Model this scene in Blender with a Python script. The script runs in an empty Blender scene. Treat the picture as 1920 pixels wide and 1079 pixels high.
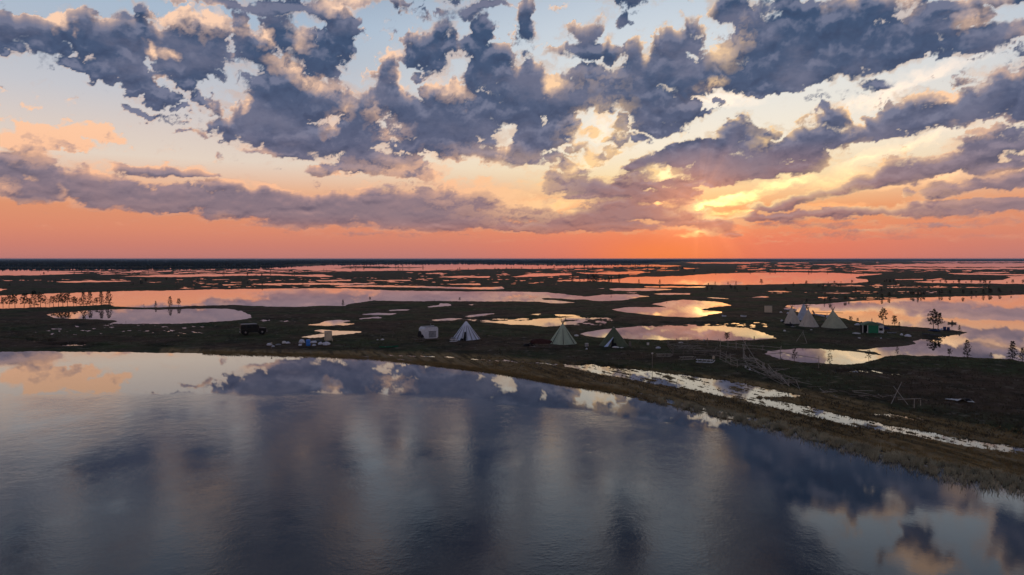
import bpy, math, random
import numpy as np
R = math.radians
scene = bpy.context.scene

# ------------------------------------------------------------------ camera
CAM_H = 20.0
FOC = 1280.0            # focal length in photograph pixels (1920 wide)
HORIZON = 485.5
PITCH = math.atan((539.5 - HORIZON) / FOC)     # camera looks this far below the horizon

cam_data = bpy.data.cameras.new("camera")
cam_data.sensor_width = 36.0
cam_data.lens = 24.0
cam_data.clip_start = 0.5
cam_data.clip_end = 60000.0
cam = bpy.data.objects.new("camera", cam_data)
scene.collection.objects.link(cam)
cam.location = (0, 0, CAM_H)
cam.rotation_euler = (math.pi / 2 - PITCH, 0, 0)
scene.camera = cam

def pix_dir(px, py):
    """world direction seen at a pixel of the photograph (1920 x 1079)"""
    a, b = (px - 960.0) / FOC, -(py - 539.5) / FOC
    c, s = math.cos(PITCH), math.sin(PITCH)
    return (a, c + s * b, -s + c * b)

def pix_sky(px, py):
    """azimuth and elevation in degrees"""
    x, y, z = pix_dir(px, py)
    return math.degrees(math.atan2(x, y)), math.degrees(math.atan2(z, math.hypot(x, y)))

# ------------------------------------------------------------------ colour management
scene.view_settings.view_transform = 'Standard'
scene.view_settings.look = 'None'
scene.view_settings.exposure = 0.0
scene.view_settings.gamma = 1.0
scene.view_settings.use_curve_mapping = False
scene.cycles.max_bounces = 6
scene.cycles.use_denoising = True

def lin(c):
    """sRGB 0..255 to linear"""
    out = []
    for v in c:
        v /= 255.0
        out.append(v / 12.92 if v <= 0.04045 else ((v + 0.055) / 1.055) ** 2.4)
    return tuple(out)

# ------------------------------------------------------------------ node helpers
class Nodes:
    def __init__(self, tree):
        self.t = tree
        tree.nodes.clear()
    def new(self, kind, **kw):
        n = self.t.nodes.new(kind)
        for k, v in kw.items():
            setattr(n, k, v)
        return n
    def put(self, sock, v):
        if v is None:
            return
        if isinstance(v, bpy.types.NodeSocket):
            self.t.links.new(v, sock)
        elif isinstance(v, (tuple, list)) and sock.type == 'RGBA' and len(v) == 3:
            sock.default_value = (*v, 1.0)
        else:
            sock.default_value = v
    def math(self, op, a, b=None, c=None, clamp=False):
        n = self.new('ShaderNodeMath', operation=op, use_clamp=clamp)
        for i, v in enumerate((a, b, c)):
            self.put(n.inputs[i], v)
        return n.outputs[0]
    def vmath(self, op, a, b=None, scale=None, out=0):
        n = self.new('ShaderNodeVectorMath', operation=op)
        self.put(n.inputs[0], a)
        if b is not None:
            self.put(n.inputs[1], b)
        if scale is not None:
            self.put(n.inputs['Scale'], scale)
        return n.outputs['Value'] if op in ('DOT_PRODUCT', 'LENGTH', 'DISTANCE') else n.outputs[0]
    def range(self, v, a, b, c=0.0, d=1.0, smooth=False):
        n = self.new('ShaderNodeMapRange', interpolation_type='SMOOTHSTEP' if smooth else 'LINEAR')
        for i, x in enumerate((v, a, b, c, d)):
            self.put(n.inputs[i], x)
        return n.outputs[0]
    def mix(self, f, a, b, mode='MIX'):
        n = self.new('ShaderNodeMix', data_type='RGBA', blend_type=mode)
        n.clamp_factor = True
        self.put(n.inputs[0], f); self.put(n.inputs[6], a); self.put(n.inputs[7], b)
        return n.outputs[2]
    def ramp(self, f, stops, interp='LINEAR'):
        n = self.new('ShaderNodeValToRGB')
        cr = n.color_ramp
        cr.interpolation = interp
        while len(cr.elements) < len(stops):
            cr.elements.new(0.5)
        for e, (p, c) in zip(cr.elements, stops):
            e.position = p
            e.color = (*c, 1.0)
        self.put(n.inputs[0], f)
        return n.outputs[0]
    def noise(self, vec, scale, detail=4, rough=0.5, lac=2.0, dist=0.0, dims='3D', kind='FBM', norm=True):
        n = self.new('ShaderNodeTexNoise', noise_dimensions=dims, noise_type=kind, normalize=norm)
        if dims != '1D':
            self.put(n.inputs['Vector'], vec)
        self.put(n.inputs['Scale'], scale); self.put(n.inputs['Detail'], detail)
        self.put(n.inputs['Roughness'], rough); self.put(n.inputs['Lacunarity'], lac)
        self.put(n.inputs['Distortion'], dist)
        return n
    def combine(self, x, y, z):
        n = self.new('ShaderNodeCombineXYZ')
        for i, v in enumerate((x, y, z)):
            self.put(n.inputs[i], v)
        return n.outputs[0]
    def separate(self, v):
        n = self.new('ShaderNodeSeparateXYZ')
        self.put(n.inputs[0], v)
        return n.outputs

# ------------------------------------------------------------------ sky
SUN_PX = (1310, 388)
SUN_AZ, SUN_EL = pix_sky(*SUN_PX)

# cloud heaps as ellipses: centre, half-axes (photograph pixels), tilt in degrees, weight
def _rows(text, wt=1.0):
    out = []
    for item in text.replace("\n", " ").split():
        v = [float(t) for t in item.split(",")]
        v += [0.0, wt][len(v) - 4:] if len(v) < 6 else []
        out.append(tuple(v))
    return out
CLOUDS = _rows('''
30,45,45,22 75,60,40,24 10,55,30,20 60,80,30,15 30,95,18,9 10,110,16,6 110,45,22,22 140,52,26,26 165,45,26,20 160,75,30,20 130,105,24,10
200,80,40,26 185,125,36,24 170,140,20,12 230,110,40,26 240,60,36,24 275,20,22,14 265,72,36,26 250,140,40,16 215,155,18,8 270,165,34,16 300,185,30,14 265,182,16,7
375,105,52,38 340,130,46,24 330,72,34,28 400,60,30,28 350,45,30,24 345,160,20,12 370,187,20,12 388,207,13,12 350,202,11,7 262,211,28,6 285,216,26,5
475,88,34,26 450,50,18,26 420,8,70,11 500,15,60,15 560,25,50,17 610,20,50,19 690,5,60,9 530,60,36,28 570,95,38,34 600,120,34,26 625,80,28,36 642,45,26,28
545,150,58,36 500,170,48,28 580,185,58,34 620,200,46,32 520,210,68,30 460,215,42,24 430,235,34,16 480,250,66,20 560,255,76,28 620,265,46,24 540,285,56,10
660,225,32,34 690,205,28,32 650,262,36,22 690,258,34,26 735,110,20,24 730,142,24,20 800,75,38,22 830,57,24,20 790,100,38,20 850,92,24,20 815,125,20,18 800,143,15,10
725,182,32,28 760,200,42,28 790,217,46,28 822,182,22,24 852,180,26,22 860,212,46,30 780,242,54,24 820,265,66,24 880,242,48,28 860,285,56,15 770,275,30,12
900,60,18,24 888,100,24,28 915,132,30,32 880,142,22,20 930,110,20,24 945,140,16,14 895,8,30,10 870,25,20,16 925,5,36,8 990,10,18,18 995,42,15,26
985,132,32,26 1000,160,48,28 950,172,42,34 905,200,48,28 960,210,58,26 1030,185,58,30 1090,180,58,28 1150,180,58,30 1100,150,44,18 1180,150,44,26 1210,180,66,22
1090,60,26,22 1115,40,16,18 1060,100,22,12 1100,97,42,18 1150,92,16,26 1150,70,8,16 1210,112,36,30 1245,130,48,38 1265,72,24,20 1300,68,20,26 1290,48,12,14
1290,152,56,26 1340,120,40,32 1372,92,26,26 1350,150,60,22 1392,60,18,28 1360,20,30,20 1392,40,28,20
1420,70,50,46 1430,122,60,34 1500,40,66,36 1500,90,70,44 1500,135,80,24 1440,158,60,11 1580,90,70,42 1580,40,60,36 1600,128,50,18 1660,60,70,42 1660,100,60,22 1740,50,66,36 1740,82,60,20 1810,38,50,16 1830,75,60,16,-12 1890,62,50,16,-14 1850,5,60,12 1650,8,80,18 1780,8,60,12 1480,8,60,14
1420,175,20,5 1400,174,13,5 1470,165,50,8 1640,152,30,9 1215,215,34,24 1260,215,32,24 1290,205,20,20 1220,240,28,11 1150,265,25,10 1165,240,14,12 1120,225,12,12 1190,260,18,7 1315,218,15,10 1345,197,11,6
1000,247,38,16 1045,240,30,20 1062,230,20,18 1020,265,38,15,-14 985,280,38,16,-14 960,300,46,13 920,290,34,16 925,257,24,12 975,250,12,16
1890,165,48,34 1850,190,38,28 1930,190,60,38 1810,195,28,20 1785,207,32,20 1740,192,28,18 1700,200,28,24 1665,217,32,24 1700,227,50,20,-12 1760,225,60,18,-12 1640,242,40,16,-12 1620,225,12,14 1560,227,24,22 1530,246,38,24 1580,257,50,17,-12 1640,258,50,12,-12 1500,270,38,20 1440,247,28,13 1380,242,28,16 1370,262,38,20 1420,272,38,20 1330,277,28,12 1450,292,60,20,-8 1520,288,60,14,-12 1390,302,58,18 1290,282,32,14 1250,287,24,11 1240,302,42,11 1190,312,28,8 1280,302,48,13 1330,312,56,17 1420,322,66,15 1500,312,56,10,-10 1350,337,60,13 1290,342,50,12
1050,332,24,8 1060,350,38,12 1100,345,28,12 1180,337,28,12 1160,356,48,12 1220,346,28,8 1090,370,38,7 1140,385,32,8 1170,380,28,9 1230,370,48,10 1270,362,46,12 1290,382,30,9 1200,402,100,10 1090,412,90,12 1010,426,70,10 1150,426,90,11 1270,402,56,11 1300,416,58,10 1340,426,42,12 1370,440,14,4
1600,346,48,12,-10 1660,332,56,15,-10 1720,326,38,17 1560,361,48,10,-8 1500,375,48,8,-6 1450,386,60,8,-4 1880,275,90,16,-10 1800,302,76,12,-8 1880,307,80,11,-6 1740,312,36,9 1750,366,28,12 1700,361,14,9 1790,352,46,16 1860,342,56,18 1920,337,40,18 1790,396,150,9 1760,386,76,8 1880,381,70,10 1560,401,120,9 1450,406,80,8
30,300,40,20 10,330,38,24 70,322,48,24 50,355,70,22 120,342,48,24 170,332,38,20 180,360,68,20 220,347,48,20 230,380,66,13 290,362,58,20 300,385,66,15 350,357,48,17 370,380,66,20 420,352,46,12 440,380,66,22 430,400,56,12 500,356,28,10 510,377,58,22 520,402,66,17 570,377,48,15 580,405,58,19 640,387,58,22 660,410,66,16 710,370,38,17 720,395,66,24 740,420,58,12 790,374,56,19 800,400,66,20 830,425,58,10 860,384,56,20 880,415,66,12 950,426,56,8
230,312,24,8 280,316,58,10 340,319,48,9 380,326,28,6
35,233,17,14 60,253,36,20 100,260,44,18 130,249,24,17 160,244,27,18 187,250,20,18 120,276,56,9 15,262,32,18 60,280,40,13
590,321,24,10 610,311,18,8 640,321,46,8 660,311,46,12 700,316,46,15 740,302,46,16 760,326,46,10 800,321,36,12 690,291,38,12 485,285,30,5 350,248,10,3
500,-60,150,50 860,-60,100,50 1180,-60,60,60 1450,-80,120,60 1760,-70,60,40 1950,-60,80,60 200,-70,90,40 0,-100,90,50 700,-180,200,50 1600,-200,200,50 1050,-200,100,50 400,-210,150,40 2000,120,90,60 -60,60,80,50 -60,320,80,40
''') + _rows('''
1850,264,110,24,-10,.75 1790,288,80,16,-10,.7 1650,326,70,14,-12,.7 1700,312,50,10,-12,.6 1080,345,60,22,0,.62 1140,370,60,20,0,.6 1000,300,30,14,0,.5 1210,330,60,14,0,.6 900,378,110,32,0,.66 1000,402,90,18,0,.7 1130,352,90,20,0,.75 1180,396,120,16,0,.95 1130,213,20,8,0,.85 1100,250,16,8,0,.85 1162,226,14,7,0,.8 1075,276,18,8,0,.85 1112,290,26,9,0,.85 1060,310,24,9,0,.85 1092,322,28,8,0,.85 930,396,70,20,0,.6 900,360,60,14,0,.55 840,345,70,12,0,.5 1500,421,130,8,0,.6 1800,420,150,8,0,.55 1650,432,120,7,0,.5 1600,442,220,10,0,.42 1880,446,160,10,0,.42 1450,455,120,6,0,.35 700,440,220,7,0,.4 250,425,160,5,0,.3 950,452,160,5,0,.35 1690,300,60,10,-12,.5 560,422,130,7,0,.5 1010,380,40,16,0,.5 690,150,40,40,0,.35 1030,300,40,14,-20,.45 1120,290,60,14,-10,.45 820,20,60,12,0,.4
''')
# places where low sunlight catches the cloud tops
LIT = _rows('''
104,30,22,20,0,1.1 148,55,12,9,0,.9 345,40,30,28,0,1.1 395,42,32,30,0,1.2 295,92,16,10,0,1.0 325,97,16,12,0,1.0 312,153,12,12,0,1.1 450,55,24,18,0,.9 500,72,18,16,0,1.1 560,75,18,24,0,.8 640,10,44,18,0,1.1 545,125,44,18,10,1.1 575,148,34,20,30,1.1 610,170,30,20,30,1.0
455,200,14,10,0,1.1 485,285,44,8,0,1.0 728,88,22,20,0,1.2 760,150,24,18,0,1.1 820,160,26,16,0,1.0 852,180,26,18,0,1.0 645,215,20,20,0,.9 700,212,20,20,0,.8 620,238,18,22,0,.7 735,245,40,16,0,.8 1035,155,20,22,0,1.1 1110,160,80,24,0,.45 1338,157,26,10,0,1.1 1395,65,18,28,0,1.0 1360,100,40,34,0,.75 1820,45,34,16,0,.9
105,245,150,48,0,1.6 20,240,70,44,0,1.5 60,292,60,22,0,.9 182,303,44,22,0,.9 290,300,70,10,0,.9 375,312,36,14,0,.9 250,334,70,8,0,.8 320,337,70,8,0,.7 115,355,10,12,0,.9 10,350,26,16,0,1.0 110,374,34,12,0,.6 500,346,120,9,0,.8 680,346,40,12,0,.9 740,322,110,26,0,.85 820,312,70,28,0,.8 650,332,70,12,0,.8 590,312,34,12,0,.9
900,340,130,60,0,.9 970,365,100,56,0,1.0 420,406,24,7,0,.6 661,415,10,9,0,1.1 720,431,90,7,0,.7 560,424,90,6,0,.5 1120,240,70,44,-20,1.1 1100,300,80,30,-20,.9 1050,390,60,20,0,.8 1240,322,40,14,0,1.0 1440,262,26,26,0,.9 1590,225,20,28,0,.9 1778,182,22,14,0,.9 1880,135,70,12,0,.6 1690,190,60,8,0,.5
1370,380,100,16,-8,1.3 1460,350,110,14,-12,1.1 1600,305,80,26,-14,1.1 1760,262,160,18,-12,.9 1640,365,130,22,0,.8 1850,330,90,14,-8,.8 1300,437,44,9,0,1.2 1340,408,50,6,-4,1.1 1730,380,120,26,0,.5 1170,335,30,10,0,.7 1100,376,70,8,0,.8 40,372,40,14,0,.5 1920,55,30,16,0,.6
692,-90,36,36,0,1.2 1760,-110,44,40,0,1.2 1450,-120,34,24,0,.9 1840,-150,30,30,0,.8
''')
# breaks in the cloud
GAPS = _rows('''
1290,-70,60,70,0,1 1670,-30,44,40,-30,1.2 1850,-40,70,30,-20,1 700,-50,46,70,0,1 1050,-60,44,70,0,.9 1300,-180,70,50,0,.9 300,-120,120,60,0,.9 100,-60,60,40,0,.6 1500,-170,60,40,0,.6
672,120,26,50,0,.6 838,130,12,18,0,.7 1240,20,40,24,0,.6 745,258,16,7,0,.7 905,252,10,10,0,.8 620,238,7,12,0,.8 1440,262,10,12,0,.7 1592,225,9,22,0,.7 1250,327,12,7,0,.7 1238,381,10,4,0,.6 1130,235,20,20,-20,.4 1770,40,30,5,-12,.6 1370,378,60,7,-6,.6
''')
# brightest breaks in the cloud round the sun
GLOW = [
 (1352,379,64,6,-6,2.2),(1308,384,20,9,0,2.6),(1385,374,30,8,0,2.0),(692,-90,30,28,0,.8),(625,-25,20,28,0,.6),(598,150,10,12,0,.25),(1760,-110,40,34,0,.7),(1420,362,50,8,-14,1.0),(1480,342,60,9,-10,.8),(1380,398,60,4,-4,1.0),(1310,438,26,4,-8,.8),(1285,444,20,3,0,.7),
 (1120,245,26,20,-30,.3),(1250,327,14,9,0,.9),(1238,380,12,5,0,.8),(1330,165,24,8,0,.6),(1050,165,14,14,0,.5),(1570,335,60,12,-16,.5),(1620,300,60,12,-20,.5),(1700,275,70,10,-20,.45),(1340,190,90,16,0,.4),(1680,165,160,16,-16,.4),
 (1110,300,50,14,-20,.35),(1030,390,60,20,0,.45),(1760,330,120,10,-10,.5),(1560,390,60,8,0,.4),
]

# ------------------------------------------------------------------ numeric noise (shared by sky and land)
def gnoise(x, y, seed=0):
    """2-D gradient noise, about -0.7 .. 0.7"""
    xi, yi = np.floor(x).astype(np.int64), np.floor(y).astype(np.int64)
    xf, yf = x - xi, y - yi
    u, v = xf * xf * xf * (xf * (xf * 6 - 15) + 10), yf * yf * yf * (yf * (yf * 6 - 15) + 10)
    def g(ix, iy, dx, dy):
        h = (ix * 374761393 + iy * 668265263 + seed * 1442695041) & 0x7fffffff
        h = ((h ^ (h >> 13)) * 1274126177) & 0x7fffffff
        h = (h ^ (h >> 16)) & 1023
        a = h * (2 * math.pi / 1024)
        return np.cos(a) * dx + np.sin(a) * dy
    n00, n10 = g(xi, yi, xf, yf), g(xi + 1, yi, xf - 1, yf)
    n01, n11 = g(xi, yi + 1, xf, yf - 1), g(xi + 1, yi + 1, xf - 1, yf - 1)
    a = n00 + u * (n10 - n00); b = n01 + u * (n11 - n01)
    return a + v * (b - a)

def fbm(x, y, octaves, seed=0, gain=0.5, billow=False):
    tot, amp, f = 0.0, 1.0, 1.0
    for i in range(octaves):
        n = gnoise(x * f + 17.3 * i, y * f - 9.1 * i, seed + i)
        tot = tot + amp * ((np.abs(n) * 2.0 - 0.42) if billow else n * 1.5)
        amp *= gain; f *= 2.03
    return tot

def worley(x, y, seed=0):
    """distance to the nearest of the scattered points, one per unit cell"""
    xi, yi = np.floor(x).astype(np.int64), np.floor(y).astype(np.int64)
    best = np.full(x.shape, 9.0)
    for i in (-1, 0, 1):
        for j in (-1, 0, 1):
            cx, cy = xi + i, yi + j
            h = (cx * 374761393 + cy * 668265263 + seed * 1442695041) & 0x7fffffff
            h = ((h ^ (h >> 13)) * 1274126177) & 0x7fffffff
            px_ = cx + ((h >> 3) & 1023) / 1023.0; py_ = cy + ((h >> 14) & 1023) / 1023.0
            best = np.minimum(best, (px_ - x) ** 2 + (py_ - y) ** 2)
    return np.sqrt(best)

def puffs(x, y, octaves, seed, gain=0.5):
    tot, amp, f = 0.0, 1.0, 1.0
    for i in range(octaves):
        tot = tot + amp * (0.5 - worley(x * f + 3.7 * i, y * f + 8.1 * i, seed + i))
        amp *= gain; f *= 2.1
    return tot

def clampmap(v, a, b):
    t = np.clip((v - a) / (b - a), 0, 1)
    return t * t * (3 - 2 * t)

def bilinear(F, a, e, a0, e0, step):
    ja = np.clip((a - a0) / step, 0, F.shape[1] - 1.001); je = np.clip((e - e0) / step, 0, F.shape[0] - 1.001)
    i, j = je.astype(int), ja.astype(int)
    fi, fj = je - i, ja - j
    return (F[i, j] * (1 - fi) * (1 - fj) + F[i + 1, j] * fi * (1 - fj) + F[i, j + 1] * (1 - fi) * fj + F[i + 1, j + 1] * fi * fj)

def blob_field(blobs, A, E, grow=1.3, power=0.8):
    f = np.zeros_like(A)
    for (px, py, rx, ry, rot, wt) in blobs:
        if wt == 0: continue
        a0, e0 = pix_sky(px, py)
        a1, _ = pix_sky(px + 1, py); _, e1 = pix_sky(px, py - 1)
        sx, sy = rx * grow * (a1 - a0), ry * grow * (e1 - e0)
        m = (np.abs(A - a0) < sx + sy) & (np.abs(E - e0) < sx + sy)
        if not m.any(): continue
        c, s = math.cos(R(-rot)), math.sin(R(-rot))
        da, de = A[m] - a0, E[m] - e0
        u, v = (da * c + de * s) / sx, (-da * s + de * c) / sy
        b = wt * np.clip(1 - np.sqrt(u * u + v * v), 0, 1) ** power
        f[m] = np.maximum(f[m], b) + 0.18 * np.minimum(f[m], b)
    return f

def cloud_fields(A, E, a0, e0, step):
    """cover, light and glow on a regular azimuth / elevation grid (degrees)"""
    # heights compressed towards the horizon, where the cloud deck is seen edge-on
    h0, e1 = 0.30, 13.0
    kk = (1 - h0) / e1
    T = np.where(E < e1, np.log1p(kk * np.maximum(E, -1) / h0) / kk, math.log1p(kk * e1 / h0) / kk + (E - e1))
    am = 0.35 + 0.65 * clampmap(E, 0, 13)
    wx = fbm(A / 5.0, T / 4.0, 5, 11, 0.55); wy = fbm(A / 5.0 + 40, T / 4.0, 5, 23, 0.55)
    hx = fbm(A / 1.3, T / 1.1, 4, 37, 0.6); hy = fbm(A / 1.3 + 9, T / 1.1, 4, 41, 0.6)
    Aw = A + am * (0.75 * wx + 0.38 * hx); Ew = E + am * (0.5 * wy + 0.34 * hy)
    L = np.minimum(blob_field(CLOUDS, Aw, Ew, 1.38, 0.72), 0.95) - 0.55 * blob_field(GAPS, Aw, Ew, 1.3, 0.8)
    # above the frame and to the sides: broken cloud of the same kind
    gen = clampmap(fbm(A / 13.0, T / 7.0, 4, 5), -0.42, 0.35) * 1.0
    out = np.maximum(clampmap(E, 25.5, 28.5), clampmap(np.abs(A), 37.5, 41))
    L = L * (1 - out) + gen * out * clampmap(E, 2, 5)
    bx, by = A + 0.5 * hx, T + 0.4 * hy
    bank = 0.25 + 0.75 * clampmap(E, 6.0, 11.0)          # the low bank is one sheet, higher up single heaps
    cell = puffs(bx / 5.0 + 0.12 * by, by / 2.9 - 0.10 * bx, 2, 61, 0.55)
    puff = puffs(bx / 2.1, by / 1.6, 4, 3, 0.55)
    rag = fbm(bx / 1.7, by / 1.3, 6, 71, 0.66)
    flat = 0.50 + 0.50 * clampmap(E, 0.5, 10)
    Ds = L * 1.25 + flat * (0.42 * bank * cell + 0.50 * puff) - 0.37
    D = Ds + flat * 0.34 * rag
    if step < 0.2:
        D[E < 0.9] -= (0.9 - E[E < 0.9]) * 0.5
    width = 0.36 - 0.15 * clampmap(E, 2, 12) + 0.34 * clampmap(fbm(A / 4.0, T / 3.0, 3, 83), 0.0, 0.7)
    cover = clampmap(D, -0.04, width)
    # light reaching each place from above and from the side of the sun
    dx, dy = SUN_AZ - A, SUN_EL - E
    rr = np.hypot(dx, dy) + 1e-6
    k = 0.75 * np.exp(-rr / 14)
    lx, ly = k * dx / rr - 0.10 * (1 - k), k * dy / rr + (1 - k)
    nn = np.hypot(lx, ly) + 1e-6
    lx, ly = lx / nn, ly / nn
    dens = np.maximum(D + 0.02, 0) ** 0.8
    tau = np.zeros_like(A)
    for s_, wgt in ((0.12, .12), (0.28, .17), (0.5, .25), (0.85, .38), (1.4, .55), (2.1, .6)):
        sc = 0.35 + 0.65 * clampmap(E, 1, 12)
        tau += wgt * bilinear(dens, A + lx * s_ * sc, E + ly * s_ * sc, a0, e0, step)
    lt = np.minimum(blob_field(LIT, A + am * (0.5 * wx + 0.4 * hx), E + am * (0.4 * wy + 0.36 * hy), 1.45), 1.1) / 1.1
    ext = 1 - 0.80 * lt
    light = np.exp(-5.0 * ext * tau)
    edge = np.exp(-3.6 * ext * dens)
    deep = np.exp(-2.0 * dens)
    light = np.clip(light * (0.25 + 0.75 * edge) * (0.92 + 0.25 * lt) + 0.85 * lt ** 1.2 * clampmap(puff + 0.4 * rag, -0.35, 0.5) * np.exp(-0.9 * dens), 0, 1)
    sc = 0.35 + 0.65 * clampmap(E, 1, 12)
    relief = np.clip(0.5 + 0.6 * deep * (D - bilinear(D, A + lx * 0.25 * sc, E + ly * 0.25 * sc, a0, e0, step)) + 0.75 * (Ds - bilinear(Ds, A + lx * 0.6 * sc, E + ly * 0.6 * sc, a0, e0, step)), 0, 1)
    g = np.minimum(blob_field(GLOW, A + am * (0.5 * wx + 0.5 * hx), E + am * (0.3 * wy + 0.35 * hy)), 1.5)
    g = g * (1 - 0.8 * cover) * (1 + 0.5 * rag)
    # thin torn veil between the heaps
    s2 = 0.55 * clampmap(blob_field(CLOUDS, Aw, Ew, 1.9, 1.0) + 0.35 * fbm(bx / 2.2, by / 0.9, 5, 141, 0.6), 0.22, 0.75) * (1 - out * 0.6) * clampmap(E, 0.5, 2.5)
    tot = cover + (1 - cover) * s2 + 1e-6
    light = (cover * light + (1 - cover) * s2 * (0.34 + 0.3 * lt)) / tot
    relief = (cover * relief + (1 - cover) * s2 * 0.5) / tot
    cover = np.clip(tot, 0, 1)
    return cover, light, np.clip(g / 1.5, 0, 1), relief

def make_material(name):
    m = bpy.data.materials.new(name)
    m.use_nodes = True
    return m, Nodes(m.node_tree)

def build_sky():
    st = 0.075
    azf = np.arange(-42, 42.001, st); elf = np.arange(-0.9, 30.001, st)
    A, E = np.meshgrid(azf, elf)
    fine = np.stack(cloud_fields(A, E, azf[0], elf[0], st), -1)
    st2 = 0.5
    azc = np.arange(-180, 180.01, st2); elc = np.arange(-2, 90.01, st2)
    A2, E2 = np.meshgrid(azc, elc)
    coarse = np.stack(cloud_fields(A2, E2, azc[0], elc[0], st2), -1)
    azs = np.concatenate([np.arange(-180, -42, 1.0), azf, np.arange(43, 180.1, 1.0)])
    els = np.concatenate([[-3.0, -1.8], elf, np.arange(30.4, 50, 0.6), np.arange(51, 87, 2.0), [89.9]])
    G, H = np.meshgrid(azs, els)
    att = np.stack([bilinear(coarse[..., k], G, H, azc[0], elc[0], st2) for k in range(4)], -1)
    i0, j0 = 2, int(np.searchsorted(azs, azf[0] - 1e-6))
    att[i0:i0 + len(elf), j0:j0 + len(azf)] = fine
    rad = 45000.0
    a, e = np.radians(G), np.radians(H)
    co = np.stack([np.sin(a) * np.cos(e), np.cos(a) * np.cos(e), np.sin(e)], -1) * rad
    co[..., 2] += CAM_H
    nr, nc = G.shape
    me = bpy.data.meshes.new("sky")
    idx = np.arange(nr * nc).reshape(nr, nc)
    quads = np.stack([idx[:-1, :-1], idx[1:, :-1], idx[1:, 1:], idx[:-1, 1:]], -1).reshape(-1, 4)
    fill_mesh(me, co.reshape(-1, 3), quads)
    at = me.attributes.new("clouds", 'FLOAT_COLOR', 'POINT')
    at.data.foreach_set('color', att.reshape(-1).astype(np.float32))
    o = bpy.data.objects.new("sky", me)
    scene.collection.objects.link(o)
    o['kind'] = 'structure'
    o.visible_shadow = False            # the sun lamp shines through the open sky

    m, N = make_material("sky_air_and_cloud")
    geo = N.new('ShaderNodeNewGeometry').outputs['Position']
    d = N.vmath('NORMALIZE', N.vmath('SUBTRACT', geo, (0, 0, CAM_H)))
    x, y, z = N.separate(d)
    az = N.math('MULTIPLY', N.math('ARCTAN2', x, y), 180 / math.pi)
    el = N.math('MULTIPLY', N.math('ARCSINE', z), 180 / math.pi)
    an = N.new('ShaderNodeAttribute', attribute_name="clouds")
    cov, light, glow = N.separate(an.outputs['Color'])
    relief = an.outputs['Alpha']
    sdir = (math.sin(R(SUN_AZ)) * math.cos(R(SUN_EL)), math.cos(R(SUN_AZ)) * math.cos(R(SUN_EL)), math.sin(R(SUN_EL)))
    ang = N.math('MULTIPLY', N.math('ARCCOSINE', N.math('MINIMUM', N.vmath('DOT_PRODUCT', d, sdir), 1.0)), 180 / math.pi)
    near = N.range(ang, 25.0, 3.0, 0.0, 1.0, True)
    vnear = N.range(ang, 10.0, 0.5, 0.0, 1.0, True)
    e01 = N.math('DIVIDE', N.math('MAXIMUM', el, 0.0), 60.0, clamp=True)
    clear = N.ramp(e01, [(0.0, lin((190,124,118))), (1.0/60, lin((204,128,112))), (2.2/60, lin((218,138,110))), (3.8/60, lin((222,148,112))), (5.4/60, lin((232,180,146))),
                         (7.5/60, lin((228,210,194))), (9.5/60, lin((218,204,196))), (12/60, lin((198,198,204))), (15.5/60, lin((178,188,202))), (18/60, lin((168,186,206))), (24/60, lin((132,148,174))), (38/60, lin((84,100,130))), (1.0, lin((52,66,96)))])
    warm = N.ramp(e01, [(0.0, lin((232,122,92))), (1.5/60, lin((236,130,98))), (4/60, lin((246,168,112))), (6.5/60, lin((255,226,172))), (9/60, lin((252,238,214))), (14/60, lin((232,232,228))), (20/60, lin((206,216,226))), (28/60, lin((170,184,206))), (1.0, lin((70,95,140)))])
    creamy = N.math('MULTIPLY', N.range(ang, 36.0, 8.0, 0.0, 0.9, True), N.range(el, 4.0, 9.0, 0.0, 1.0, True))
    clear = N.mix(N.math('MAXIMUM', N.math('MULTIPLY', near, 0.95), creamy), clear, warm)
    body = N.ramp(e01, [(0.0, lin((205,122,104))), (2.0/60, lin((166,122,120))), (3.6/60, lin((140,120,129))), (6/60, lin((126,115,130))), (9/60, lin((92,97,124))),
                        (13/60, lin((74,88,118))), (18/60, lin((60,80,112))), (30/60, lin((54,66,92))), (1.0, lin((50,60,80)))])
    body = N.mix(N.math('MULTIPLY', N.range(ang, 24.0, 2.0, 0.0, 0.55, True), N.range(el, 9.0, 5.0)), body, lin((196,128,104)))
    body = N.mix(N.range(relief, 0.56, 0.95, 0, N.range(el, 2, 9, 0.6, 0.42)), body, N.mix(N.range(el, 4, 10), lin((186,148,146)), lin((150,150,172))))
    body = N.mix(N.range(relief, 0.5, 0.1, 0, 0.45), body, lin((46,58,88)))
    tone = N.noise(N.vmath('MULTIPLY', d, (1.0, 1.0, 1.9)), 9.0, 5, 0.6).outputs['Fac']
    body = N.mix(N.range(tone, 0.44, 0.66, 0.0, N.range(el, 3, 8, 0.35, 0.62), True), body, N.mix(N.range(el, 4, 10), lin((164,134,136)), lin((120,120,142))))
    rim = N.mix(near, N.ramp(e01, [(0.0, lin((236,150,118))), (5/60, lin((252,190,150))), (12/60, lin((255,208,172))), (22/60, lin((250,212,186))), (1.0, lin((150,160,185)))]), lin((255,214,156)))
    cloud = N.mix(N.range(light, 0.02, 0.55), body, rim)
    col = N.mix(N.math('MULTIPLY', cov, N.range(el, 0.3, 3.0, 0.35, 0.98)), clear, cloud)
    ge = N.math('POWER', glow, 1.2)
    col = N.mix(1.0, col, N.mix(ge, (0, 0, 0), (1.7, 0.88, 0.28)), 'ADD')
    dax = N.math('SUBTRACT', az, SUN_AZ)
    day = N.math('SUBTRACT', el, SUN_EL + 0.5)
    rn = N.new('ShaderNodeTexNoise', noise_dimensions='1D')
    N.put(rn.inputs['W'], N.math('ARCTAN2', dax, day)); rn.inputs['Scale'].default_value = 3.0; rn.inputs['Detail'].default_value = 2
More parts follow.
